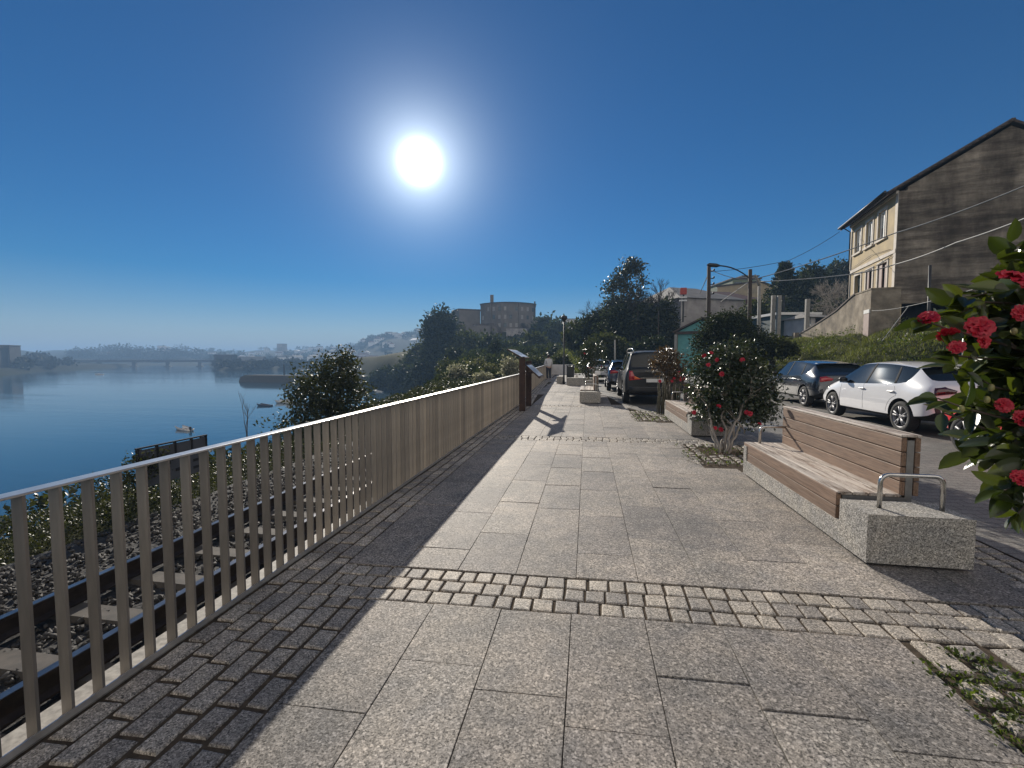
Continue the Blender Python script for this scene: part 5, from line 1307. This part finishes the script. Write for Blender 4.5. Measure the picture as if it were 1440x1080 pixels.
# tall eucalyptus
t = tree('eucalyptus_tree', 'tall open crowned eucalyptus standing above the other trees', 'tree', gr(876, 500, 62), [bl(889, 374, 62, 10, 8), bl(880, 383, 62, 9, 7), bl(898, 378, 62, 6, 7), bl(868, 396, 62, 9, 8), bl(880, 402, 62, 9, 7), bl(858, 406, 62, 8, 7), bl(903, 397, 62, 6, 8), bl(895, 415, 62, 9, 7), bl(868, 425, 62, 14, 10), bl(884, 432, 62, 14, 10), bl(856, 440, 62, 12, 10)], 'leaf_eucalyptus', .42, 330, 14, .42, .25, 'bark_pale', shell=.3)
for (x, y, D, rx, rz, lm, lb) in [(868, 465, 58, 26, 30, 'leaf_dark', 'dense dark thicket under the tall eucalyptus'), (838, 462, 64, 22, 18, 'leaf_dark', 'dark tree left of the tall eucalyptus'), (815, 472, 72, 16, 16, 'leaf_mid', 'lower brownish tree above the small camellia'), (905, 465, 56, 20, 32, 'leaf_ivy', 'ivy covered tree trunk left of the bare tree'), (934, 465, 54, 14, 36, 'leaf_ivy', 'tall ivy column right of the thin street lamp'), (850, 488, 50, 24, 12, 'leaf_mid', 'brown undergrowth bushes behind the people carrier'), (918, 492, 46, 24, 10, 'leaf_dark', 'dark hedge behind the people carrier roof')]:
    tree('broadleaf_tree', lb, 'tree', gr(x, y + rz, D), [bl(x, y, D, rx, rz), bl(x - rx * .5, y + rz * .4, D, rx * .7, rz * .6), bl(x + rx * .5, y + rz * .4, D, rx * .7, rz * .6), bl(x + rx * .1, y - rz * .6, D, rx * .5, rz * .5)], lm, .0078 * D, 380, 14, .0065 * D, .3, 'bark_dark', group='trees behind the street')
bare_tree('bare_tree', 'wide leafless tree with fine twigs beside the eucalyptus', 'tree', gr(928, 500, 58), 13, .5, 6, .26)
bare_tree('bare_tree', 'smaller leafless tree between the eucalyptus and the wide leafless tree', 'tree', gr(908, 500, 60), 11, .5, 6, .2)
bare_tree('bare_tree', 'thin leafless tree left of the eucalyptus above the camellia', 'tree', gr(838, 500, 66), 10, .5, 6, .18)
# evergreen mass behind the camellia, hillside trees
tree('evergreen_tree', 'dense dark evergreen tree between the two wooden poles', 'tree', gr(1022, 490, 26), [bl(1020, 464, 26, 28, 20), bl(1038, 452, 26, 14, 12), bl(1003, 470, 26, 17, 16), bl(1050, 474, 26, 20, 16), bl(1028, 446, 26, 9, 8), bl(1012, 452, 26, 10, 10), bl(1070, 482, 26, 16, 10), bl(990, 482, 26, 14, 12)], 'leaf_dark', .15, 620, 14, .2, .15, 'bark_dark')
for (x, y, D, rx, rz, lm, lb) in [(1086, 489, 27, 24, 8, 'leaf_mid', 'low dark bush right of the pale bent pole'), (1125, 425, 62, 22, 34, 'leaf_dark', 'dark dense tree behind the teal workshop'), (1142, 402, 66, 14, 24, 'leaf_dark', 'dark conifer on the hillside left of the yellow house'), (1180, 395, 80, 22, 22, 'leaf_dark', 'big rounded dark tree on the skyline beside the yellow house'), (1165, 408, 85, 22, 14, 'leaf_dark', 'dark tree on the skyline between conifer and yellow house'), (1100, 430, 70, 18, 18, 'leaf_mid', 'hillside tree behind the concrete gate pillars'), (1062, 448, 50, 14, 18, 'leaf_mid', 'shrubby tree behind the bent concrete pole'), (1175, 440, 48, 22, 14, 'leaf_dark', 'dark ivy mass above the white outbuilding')]:
    tree('hillside_tree', lb, 'tree', gr(x, y + rz, D), [bl(x, y, D, rx, rz), bl(x - rx * .5, y + rz * .4, D, rx * .7, rz * .6), bl(x + rx * .5, y + rz * .4, D, rx * .7, rz * .6), bl(x + rx * .1, y - rz * .6, D, rx * .55, rz * .5)], lm, .0078 * D, 380, 14, .0065 * D, .25, 'bark_dark', group='trees on the hillside')
p = gr(1102, 430, 58)
t = thing('monkey_puzzle_tree', 'airy tiered conifer standing above the teal workshop', 'tree', p)
q = MB(); zt = at(1102, 369, 58).z; q.tube([p, (p.x, p.y, zt)], [.22, .05], 8); lp = []
for k in range(9):
    z = p.z + (zt - p.z) * (.45 + .06 * k); r = 2.0 * (1 - k / 11)
    for j in range(7):
        a = 2 * math.pi * j / 7 + k; e = Vector((p.x + r * math.cos(a), p.y + r * math.sin(a), z + .25)); q.tube([(p.x, p.y, z), e], [.05, .03], 5)
        for u in np.linspace(.3, 1, 6): lp.append(Vector((p.x, p.y, z)).lerp(e, u))
q.build('trunk', 'bark_dark', t); lp = np.repeat(np.array([tuple(v) for v in lp]), 9, 0); lp = lp + rng.normal(size=lp.shape) * .10; m = len(lp)
scatter('foliage', LEAF[1], lp, rand_dirs(m), rand_dirs(m), np.full(m, .28), 'leaf_dark', t)
bare_tree('bare_tree', 'pale leafless bush in front of the rounded dark tree by the yellow house', 'tree', gr(1172, 440, 46), 6.5, .75, 5, .10, 'bark_pale', 4)
# young bare sapling by the water
s_ = at(347, 620, 11.5); bare_tree('sapling', 'slender leafless sapling standing before the water beyond the railing', 'tree', (s_.x, s_.y, Tz(s_.x, s_.y)), (at(347, 560, 11.5).z - Tz(s_.x, s_.y)) * 1.25, .22, 4, .018, 'bark', 2)

# undergrowth on the railway bank
def carpet(name, n, x0, x1, y0, y1, hmax, leaf, mat, ypow=1.6, lump=.35):
    y = y0 + (y1 - y0) * rng.rand(n) ** ypow; x = rng.uniform(x0, x1, n)
    h = hmax * (.35 + .65 * (.5 + .5 * np.sin(x * 2.1 + 1.3 * np.sin(y * .9)) * np.sin(y * 1.7 + x * .7)))
    edge = sstep((x1 - x) / .7); h = h * (.15 + .85 * edge)
    z = T(x, y) + h * rng.rand(n) ** .45
    ax = unit(rng.normal(size=(n, 3)) + np.array([0, 0, .3])); nr = unit(rng.normal(size=(n, 3)) * .6 + np.array([0, 0, .8]))
    s = leaf * (.6 + .8 * rng.rand(n)) * (1 + y / 30)
    tag(scatter(name, LEAF[1], np.stack([x, y, z], 1), ax, nr, np.stack([s, s * .6, s], 1), mat), kind='stuff')
carpet('undergrowth', 130000, -8.4, -5.45, .5, 45, .42, .034, 'leaf_ivy')
carpet('bank_scrub', 70000, -18, -7.6, 1, 60, .75, .085, 'leaf_ivy', 1.5)
carpet('low_scrub', 40000, -32, -6.5, 40, 125, 1.3, .22, 'leaf_dark', 1.2)
# climber on the sign
tree('climbing_ivy', 'leafy climber spilling over the left end of the dark trackside board', 'climbing plant', (-6.55, 5.55, -.75), [(-6.52, 5.45, -.18, .20, .30, .30), (-6.5, 5.65, -.02, .14, .22, .16), (-6.6, 5.2, -.5, .3, .3, .35)], 'leaf_ivy', .05, 130, 12, .05, .02, 'bark')
t = thing('trackside_board', 'dark framed trackside board seen beyond the railing', 'sign', (-6.5, 6.0, -.8))
MB().box(-6.52, -6.50, 5.38, 6.58, -.42, -.06).build('lower_panel', 'sign_grey', t); MB().box(-6.515, -6.505, 5.38, 6.58, -.055, .15).build('upper_panel', 'sign_grey', t)
q = MB()
for y in (5.38, 5.68, 5.98, 6.28, 6.56): q.box(-6.53, -6.49, y, y + .025, -.06, .17)
q.box(-6.531, -6.489, 5.37, 6.59, .1701, .19); q.build('frame', 'metal_dark', t)
q = MB()
for y in (5.42, 6.5): q.box(-6.56, -6.5205, y, y + .05, -1.4, .16)
q.build('post', 'metal_dark', t)
q = MB()   # worn dark strokes on the panel
for (y, z, l, h) in ((5.72, -.40, .05, .28), (5.78, -.16, .12, .05), (5.98, -.30, .14, .05), (6.06, -.36, .05, .22), (6.30, -.34, .20, .045), (6.30, -.22, .20, .045), (6.46, -.34, .045, .16)): q.box(-6.4995, -6.496, y, y + l, z, z + h)
q.build('painted_strokes', 'trim_black', t)
# long grass on the bank
n = 60000; x = 9.95 + 9 * rng.rand(n) ** 1.2; y = 9 + 30 * rng.rand(n) ** 1.1
ins = poly_sd(np.array([HP(-1, -1.5, 0)[:2], HP(11, -1.6, 0)[:2], HP(9, 9, 0)[:2], HP(.3, 9, 0)[:2]]), x, y) < 0
x, y = x[ins], y[ins]; n = len(x); z = Tn(x, y) - .02
hh = .11 + .19 * rng.rand(n) * (.5 + .5 * np.sin(x * 1.9) * np.sin(y * 1.3))
GB = (np.array([(0, -.5, 0), (0, .5, 0), (.55, -.35, .08), (.55, .35, .08), (1, 0, .30)]), [(0, 1, 3, 2), (2, 3, 4)])
ax = unit(rng.normal(size=(n, 3)) * .38 + np.array([0, 0, 1])); nr = unit(rng.normal(size=(n, 3)))
tag(scatter('long_grass', GB, np.stack([x, y, z], 1), ax, nr, np.stack([hh * 1.25, np.full(n, .022), hh], 1), 'grass_blade'), kind='stuff')
n = 16000; x = 9.9 + 8 * rng.rand(n) ** 1.2; y = 9 + 26 * rng.rand(n); z = Tn(x, y)
cl = np.sin(x * 1.1 + 2) * np.sin(y * .8) > .15; x, y, z = x[cl], y[cl], z[cl]; n = len(x)
z = z + .55 * rng.rand(n) ** .7; s = .10 * (.6 + .8 * rng.rand(n))
tag(scatter('bank_weeds', LEAF[1], np.stack([x, y, z], 1), unit(rng.normal(size=(n, 3)) + np.array([0, 0, .4])), unit(rng.normal(size=(n, 3)) * .6 + np.array([0, 0, .8])), np.stack([s, s * .5, s], 1), 'leaf_weed'), kind='stuff')
n = 40000; x = rng.uniform(-14, 14, n); y = 44 + 60 * rng.rand(n) ** 1.2; z = T(x, y); hh = .25 + .35 * rng.rand(n)
tag(scatter('meadow_grass', GB, np.stack([x, y, z], 1), unit(rng.normal(size=(n, 3)) * .4 + np.array([0, 0, 1])), unit(rng.normal(size=(n, 3))), np.stack([hh, np.full(n, .09), hh], 1), 'grass_blade'), kind='stuff')

# ------------------------------------------------------------------ boats
def boat(label, x, y, Lb, rz, hull, inner='boat_wood', motor=True, cabin=False, group='small boats moored on the river'):
    p = gp(x, y, -9.5); t = thing('moored_boat', label, 'boat', (p.x, p.y, -9.5), rz, group)
    ns = 9; k = 6; V = []; F = []; W_ = Lb * .17
    for i in range(ns):
        u = i / (ns - 1); w = W_ * (math.sin(math.pi * (.28 + .72 * (1 - u) * .98)) ** .8 if u > .05 else .8); w = max(w, .02); sh = Lb * (.085 + .07 * u ** 2)
        for j in range(k + 1):
            a = -1 + 2 * j / k; V.append((w * math.copysign(abs(a) ** .7, a), Lb * (u - .5) + .06 * Lb * (abs(a) ** 2) * u ** 4, -.12 + (sh + .12) * abs(a) ** 2.2))
    for i in range(ns - 1):
        for j in range(k): b = i * (k + 1) + j; F.append((b, b + 1, b + k + 2, b + k + 1))
    F.append(tuple(range(k, -1, -1)))
    m = MB(); m.add(V, F, True); o = m.build('hull', hull, t, True); s = o.modifiers.new('s', 'SOLIDIFY'); s.thickness = .05
    g = MB(); g.tube([V[i * (k + 1)] for i in range(ns)], .035, 5); g.tube([V[i * (k + 1) + k] for i in range(ns)], .035, 5); g.build('gunwale', inner, t, True)
    g = MB()
    for u in (-.22, .08): g.box(-W_ * .8, W_ * .8, Lb * u, Lb * u + .25, .18, .22)
    g.build('thwart', inner, t, True)
    if motor: g = MB(); g.box(-.14, .14, -Lb * .5 - .12, -Lb * .5 + .18, .22, .68); g.box(-.06, .06, -Lb * .5 - .1, -Lb * .5 - .02, -.2, .2199); g.build('outboard_motor', 'motor_black', t, True, .03)
    if cabin: g = MB(); g.hexa([(-W_ * .6, -Lb * .25, .2), (W_ * .6, -Lb * .25, .2), (W_ * .5, Lb * .02, .2), (-W_ * .5, Lb * .02, .2), (-W_ * .5, -Lb * .24, 1.25), (W_ * .5, -Lb * .24, 1.25), (W_ * .42, -Lb * .03, 1.1), (-W_ * .42, -Lb * .03, 1.1)]); g.build('cabin', hull, t, True, .04)
    return t
boat('white skiff with black outboard, nearest of the moored boats', 260, 605, 3.6, R(68), 'boat_white')
boat('small low blue rowing boat left of the cabin boat', 373, 571, 3.6, R(80), 'boat_blue', motor=False)
boat('pale fishing boat with a small cabin beside the riverside shrub', 403, 567, 5.0, R(84), 'boat_white', cabin=True)
boat('small white boat in the bay right of the riverside shrub', 533, 551, 3.2, R(70), 'boat_white')
boat('tiny distant boat on the open river before the bridge', 140, 527, 5.5, R(85), 'boat_white', motor=False)
for (x, y, lb) in ((551, 536, 'left of two white buoys near the bay shore'), (557, 541, 'right of two white buoys near the bay shore'), (577, 556, 'white buoy close behind the handrail in the bay')):
    p = gp(x, y, -9.5); tag(MB().sphere((p.x, p.y, -9.35), (.35, .35, .4), 10, 7).lathe([(.1, -9.05), (.04, -8.7), (.001, -8.68)], 8, 'z', (p.x, p.y, 0)).build('buoy', 'boat_white'), lb, 'buoy')

# ------------------------------------------------------------------ bridge, jetty, far shores
bA, bB = at(84, 509, 500), at(318, 508.5, 560)
dv = (bB - bA); dv.z = 0; bl_ = dv.length; bu = (dv.x / bl_, dv.y / bl_); bw = (-bu[1], bu[0])
t = thing('road_bridge', 'long low concrete road bridge across the river in the distance', 'bridge', bA)
zt = -1.1
MB().obox(bA, bu, bw, 0, bl_, 0, 9, zt - 2.9, zt).build('deck', 'bridge_concrete', t)
q = MB()
for k in range(60): q.obox(bA, bu, bw, k * bl_ / 60, k * bl_ / 60 + .25, .1, .3, zt + .002, zt + 1.1)
q.obox(bA, bu, bw, 0, bl_, .1, .3, zt + 1.101, zt + 1.25); q.build('parapet_rail', 'bridge_concrete', t)
for x in (101, 132, 180, 228, 276):
    s = (x - 84) / 234 * bl_; q = MB(); q.obox(bA, bu, bw, s - 1.6, s + 1.6, 2, 7, -10.5, zt - 2.901); q.obox(bA, bu, bw, s - 3.4, s + 3.4, 1, 8, -10.5, -8.6) if x > 120 else None
    q.build('pier', 'bridge_concrete', t)
# jetty
jA, jB = gp(334, 537, -9.5), gp(610, 541, -9.5)
dv = jB - jA; jl = dv.length; ju = (dv.x / jl, dv.y / jl); jw = (-ju[1], ju[0])
t = thing('stone_jetty', 'long low dark stone jetty reaching into the river', 'jetty', jA)
q = MB(); q.obox(jA, ju, jw, 4, jl, 0, 8, -11, -6.4); q.prism([(jA.x + ju[0] * 4, jA.y + ju[1] * 4, -11), (jA.x, jA.y, -11), (jA.x + ju[0] * 1.5, jA.y + ju[1] * 1.5, -7.4), (jA.x + ju[0] * 4, jA.y + ju[1] * 4, -6.4)], (jw[0] * 8, jw[1] * 8, 0)); q.build('quay', 'stone_wall', t)
for s in (22, 60): q = MB(); q.obox(jA, ju, jw, s, s + .4, 3, 3.4, -6.399, -1.5); q.build('mooring_post', 'metal_dark', t)
def shore_land(name, P, zf, step, mat='far_land'):
    P = np.array(P, float); x0, y0 = P.min(0) - step; x1, y1 = P.max(0) + step
    return grid(name, np.arange(x0, x1 + step, step), np.arange(y0, y1 + step, step), zf, mat)
LB = np.array([tuple(gp(x, y, -9.5)[:2]) for x, y in ((-160, 540), (-60, 533), (10, 529), (40, 525), (62, 522.5), (100, 520.5))] + [(-560, 470), (-900, 300), (-700, 60)], float)
def zLB(X, Y): d = poly_sd(LB, X, Y); return -12 + 6.2 * sstep((d + 3) / 14) + 5 * sstep((d - 15) / 60)
shore_land('left_bank', LB, zLB, 7)
# far hills in a fan of bearings
ang = np.linspace(-260, 900, 150); rad = np.concatenate([np.linspace(430, 900, 22), np.linspace(950, 3600, 28)])
def wl(x): return np.interp(x, [-260, 100, 296, 306, 330, 430, 620, 900], [800, 1000, 960, 450, 430, 450, 430, 420])
def crest(x): return np.interp(x, [-260, 60, 110, 230, 330, 430, 500, 560, 600, 700, 900], [18, 20, 18, 22, 20, 30, 37, 50, 58, 62, 60])
def zfan(x, r):
    d = r - wl(x); c = crest(x)
    return -12 + 5.4 * sstep((d + 4) / 14) + (c + 6) * sstep((r - 560) / (1150 - 700 * sstep((x - 430) / 120))) + 3 * np.sin(x * .09 + r * .004) * sstep((r - 700) / 300) - .008 * np.clip(r - 1900, 0, 5000)
A, RR = np.meshgrid(ang, rad); ZF = zfan(A, RR)
dirs = np.array([[ray(x, 503).x, ray(x, 503).y] for x in ang]); dirs /= np.linalg.norm(dirs, axis=1, keepdims=True)
V = np.stack([dirs[None, :, 0] * RR, dirs[None, :, 1] * RR, ZF], -1).reshape(-1, 3); i = np.arange(V.shape[0]).reshape(len(rad), len(ang))
tag(mesh_np('far_hills', V, np.stack([i[:-1, :-1], i[:-1, 1:], i[1:, 1:], i[1:, :-1]], -1).reshape(-1), np.full((len(rad) - 1) * (len(ang) - 1), 4), 'far_land', None, True), kind='structure')
def fan(x, r): d = ray(x, 503); q = Vector((d.x, d.y)).normalized() * r; return Vector((q.x, q.y, float(zfan(np.array([x]), np.array([r]))[0])))
# far woods
def woods(name, spots, per, leaf, sig):
    pos = []
    for (p, r, h) in spots:
        n = per; d = rand_dirs(n); rr = (.4 + .6 * rng.rand(n)); q = d * rr[:, None] * np.array([r, r, h * .55]) + np.array([p[0], p[1], p[2] + h * .5]); pos.append(q)
    pos = np.concatenate(pos); m = len(pos); s = leaf * (.6 + .8 * rng.rand(m))
    tag(scatter(name, LEAF[0], pos, rand_dirs(m), rand_dirs(m), np.stack([s, s * .8, s], 1), 'leaf_far'), kind='stuff')
sp = []
for k in range(330):
    x = rng.uniform(100, 640); r = rng.uniform(0, 1) ** 1.4 * 1400 + (float(wl(x)) + 20); p = fan(x, r); q_ = min(1, r / 900); sp.append((p, rng.uniform(3, 11) * q_, rng.uniform(5, 13) * q_))
for k in range(60):
    x = rng.uniform(120, 294); r = float(wl(x)) + rng.uniform(10, 300); p = fan(x, r); sp.append((p, rng.uniform(8, 15), rng.uniform(10, 22)))
for k in range(120):
    x = rng.uniform(400, 640); p = fan(x, rng.uniform(880, 1100)); sp.append((p, rng.uniform(5, 10), rng.uniform(4, 8)))
for k in range(420):
    x = rng.uniform(100, 640); p = fan(x, float(wl(x)) + rng.uniform(4, 90)); q_ = 1.6 if x < 300 else .8; sp.append((p, rng.uniform(3, 6) * q_, rng.uniform(2.5, 6) * q_))
woods('far_woodland', sp, 52, 3.2, 1)
sp = []
for k in range(120):
    x = rng.uniform(-60, 98); D = rng.uniform(270, 480); p = at(x, 515, D); p.z = float(zLB(np.array([p.x]), np.array([p.y]))[0])
    if p.z > -8.8 and not (x < 40 and D < 320): sp.append((p, rng.uniform(3, 7), rng.uniform(3, 9)))
woods('left_bank_woodland', sp, 90, 2.2, 1)
# flats on the left bank, wharf sheds, houses
def far_block(name, label, p, L_, Dp, h, wall, roof, rz, group=None, cat='house', gable=True, wins=0):
    t = thing(name, label, cat, p, rz, group)
    MB().box(-L_ / 2, L_ / 2, -Dp / 2, Dp / 2, -3, h).build('wall', wall, t, True)
    r = MB()
    if gable: r.prism([(-L_ / 2 - .4, -Dp / 2 - .4, h + .01), (-L_ / 2 - .4, Dp / 2 + .4, h + .01), (-L_ / 2 - .4, 0, h + Dp * .28)], (L_ + .8, 0, 0))
    else: r.box(-L_ / 2 - .2, L_ / 2 + .2, -Dp / 2 - .2, Dp / 2 + .2, h + .01, h + .6)
    r.build('roof', roof, t, True)
    for k in range(wins):
        q = MB(); q.box(-L_ / 2 + (k + .3) * L_ / wins, -L_ / 2 + (k + .75) * L_ / wins, -Dp / 2 - .06, -Dp / 2 + .05, h * .35, h * .7); q.build('window', 'house_glass', t, True)
    return t
p = at(12, 520, 330); far_block('apartment_block', 'tall hazy apartment block at the left edge across the river', (p.x, p.y, -8), 9, 12, at(12, 486.5, 330).z + 8, 'bridge_concrete', 'roof_dark', R(30), cat='building', gable=False, wins=4)
p = at(-8, 520, 320); far_block('apartment_block', 'slightly lower apartment block cut by the left edge of the picture', (p.x, p.y, -8), 12, 12, at(0, 489, 320).z + 8, 'bridge_concrete', 'roof_dark', R(28), cat='building', gable=False, wins=4)
p = at(28, 519, 345); far_block('low_shed', 'low dark shed by the water below the apartment blocks', (p.x, p.y, -5.5), 9, 6, 3, 'wall_grey', 'roof_dark', R(30), cat='shed')
p = at(318, 515, 455); far_block('wharf_building', 'blocky wharf building at the right end of the bridge', (p.x, p.y, -7), 17, 12, 11, 'bridge_concrete', 'roof_dark', R(20), cat='building', gable=False, wins=4)
p = at(352, 514, 480); far_block('wharf_shed', 'long low shed right of the blocky wharf building', (p.x, p.y, -6.5), 30, 12, 6, 'wall_grey', 'roof_grey', R(15), cat='shed')
for (x, yt, D, L_, h, lb) in ((397, 488, 1000, 14, 22, 'squat tower block on the far skyline above the jetty'), (228, 492, 1200, 30, 16, 'long pale block among the far trees behind the bridge'), (530, 486, 1150, 34, 9, 'long pale factory shed halfway up the far hill'), (585, 492, 800, 26, 6, 'long white roofed hall at the foot of the far hill'), (470, 493, 900, 30, 7, 'long low hall in the far town left of the hill')):
    p = fan(x, D); far_block('far_building', lb, p, L_, 12, h, 'house_white' if 'white' in lb or 'pale' in lb else 'wall_grey', 'house_white' if 'white roofed' in lb else 'roof_grey', R(-25 + rng.uniform(-20, 20)), cat='building', gable='hall' in lb, wins=5)
protos = []
for k in range(110):
    x = rng.uniform(340, 605) if k < 90 else rng.uniform(150, 340)
    r = rng.uniform(620, 1350) if k < 90 else float(wl(x)) + rng.uniform(60, 600)
    p = fan(x, r)
    if k < 5:
        protos.append(far_block('hillside_house', 'tiny white house with pitched roof scattered across the hazy far slope', (p.x, p.y, p.z), rng.uniform(9, 15), rng.uniform(8, 10), rng.uniform(4.5, 7.5), 'house_white', ('far_roof', 'roof_grey', 'house_white', 'far_roof', 'roof_grey')[k], rng.uniform(0, 3.14), 'houses on the far hillside', wins=3))
    else:
        src = protos[k % 5]; c = src.copy(); link(c); c.location = p; c.rotation_euler = (0, 0, rng.uniform(0, 3.14))
        for ch in src.children: child_copy(ch, c)

# ------------------------------------------------------------------ sky, sun, haze, camera
w = bpy.data.worlds.new('World'); sc.world = w; w.use_nodes = True; nt = w.node_tree
bg = nt.nodes['Background']; sky = N(nt, 'ShaderNodeTexSky'); sky.sky_type = 'NISHITA'; sky.sun_disc = False
sky.sun_elevation = SUN_EL; sky.sun_rotation = SUN_AZ; sky.air_density = 1.0; sky.dust_density = 0.0; sky.ozone_density = 4.0; sky.altitude = 0
SKY_STR = .044
hs = N(nt, 'ShaderNodeHueSaturation'); hs.inputs['Saturation'].default_value = 1.62; L(nt, sky.outputs[0], hs.inputs['Color'])
# sun's own bright disc and its aureole in the air
tc = N(nt, 'ShaderNodeTexCoord'); dt = N(nt, 'ShaderNodeVectorMath', operation='DOT_PRODUCT'); nv = N(nt, 'ShaderNodeVectorMath', operation='NORMALIZE')
skc = mixc(nt, 1.0, hs.outputs[0], (.96, .875, 1.0), 'MULTIPLY')
L(nt, tc.outputs['Generated'], nv.inputs[0]); L(nt, nv.outputs[0], dt.inputs[0]); dt.inputs[1].default_value = SUN
def mth(op, a, b=None):
    n = N(nt, 'ShaderNodeMath', operation=op)
    for i, v in enumerate((a, b)):
        if v is None: continue
        if isinstance(v, (int, float)): n.inputs[i].default_value = v
        else: L(nt, v, n.inputs[i])
    return n.outputs[0]
ac = mth('ARCCOSINE', mth('MINIMUM', dt.outputs['Value'], .9999999))
g1 = mth('MULTIPLY', mth('EXPONENT', mth('MULTIPLY', mth('POWER', mth('DIVIDE', ac, .023), 2.0), -1.0)), 9.0)
g2 = mth('MULTIPLY', mth('EXPONENT', mth('MULTIPLY', mth('DIVIDE', ac, .050), -1.0)), 1.7)
g3 = mth('MULTIPLY', mth('EXPONENT', mth('MULTIPLY', mth('DIVIDE', ac, .22), -1.0)), .085)
gs = mth('ADD', mth('ADD', g1, g2), g3)
em = N(nt, 'ShaderNodeBackground'); em.inputs[0].default_value = (.86, .95, 1, 1); L(nt, gs, em.inputs[1])
ad = N(nt, 'ShaderNodeAddShader'); # added fill: invented bright sky low behind the viewer to lift shadows
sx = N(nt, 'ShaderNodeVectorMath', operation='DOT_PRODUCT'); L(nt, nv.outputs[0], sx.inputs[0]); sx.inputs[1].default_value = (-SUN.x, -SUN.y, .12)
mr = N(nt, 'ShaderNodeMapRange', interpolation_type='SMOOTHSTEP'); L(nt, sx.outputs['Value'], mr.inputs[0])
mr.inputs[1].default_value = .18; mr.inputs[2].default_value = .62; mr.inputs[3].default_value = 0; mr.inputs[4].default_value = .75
fill_sky = mixc(nt, mr.outputs[0], skc, (20.5, 18.6, 16.2)); L(nt, fill_sky, bg.inputs[0]); bg.inputs[1].default_value = SKY_STR
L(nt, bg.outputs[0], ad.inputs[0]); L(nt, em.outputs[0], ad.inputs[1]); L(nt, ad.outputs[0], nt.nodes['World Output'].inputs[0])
ld = bpy.data.lights.new('sun', 'SUN'); ld.energy = 5.0; ld.angle = R(.53); ld.color = (1, .92, .80)
lo_ = bpy.data.objects.new('sun', ld); link(lo_); lo_.rotation_euler = (-SUN).to_track_quat('-Z', 'Y').to_euler()
HAZE = .00070
hm = bpy.data.materials.new('haze'); hm.use_nodes = True; nt = hm.node_tree; nt.nodes.clear()
ou = N(nt, 'ShaderNodeOutputMaterial'); pv = N(nt, 'ShaderNodeVolumePrincipled'); pv.inputs['Color'].default_value = (.36, .58, .88, 1); pv.inputs['Density'].default_value = HAZE; pv.inputs['Anisotropy'].default_value = .0
L(nt, pv.outputs[0], ou.inputs['Volume']); MATS['haze'] = hm
tag(MB().box(-5200, 900, -400, 6200, -13.5, 84).build('haze', 'haze'), kind='stuff')
cd = bpy.data.cameras.new('camera'); cam = bpy.data.objects.new('camera', cd); link(cam); sc.camera = cam
cam.location = (0, 0, CAMH); cam.rotation_euler = (math.pi / 2 - PIT, 0, YAW)
cd.sensor_width = 36; cd.lens = 36 * FPX / 1440; cd.clip_start = .05; cd.clip_end = 12000
sc.view_settings.view_transform = 'Standard'; sc.view_settings.look = 'None'; sc.view_settings.exposure = 0.44; sc.view_settings.gamma = 1
c_ = sc.cycles; c_.max_bounces = 8; c_.transparent_max_bounces = 8; c_.volume_bounces = 1; c_.use_denoising = True
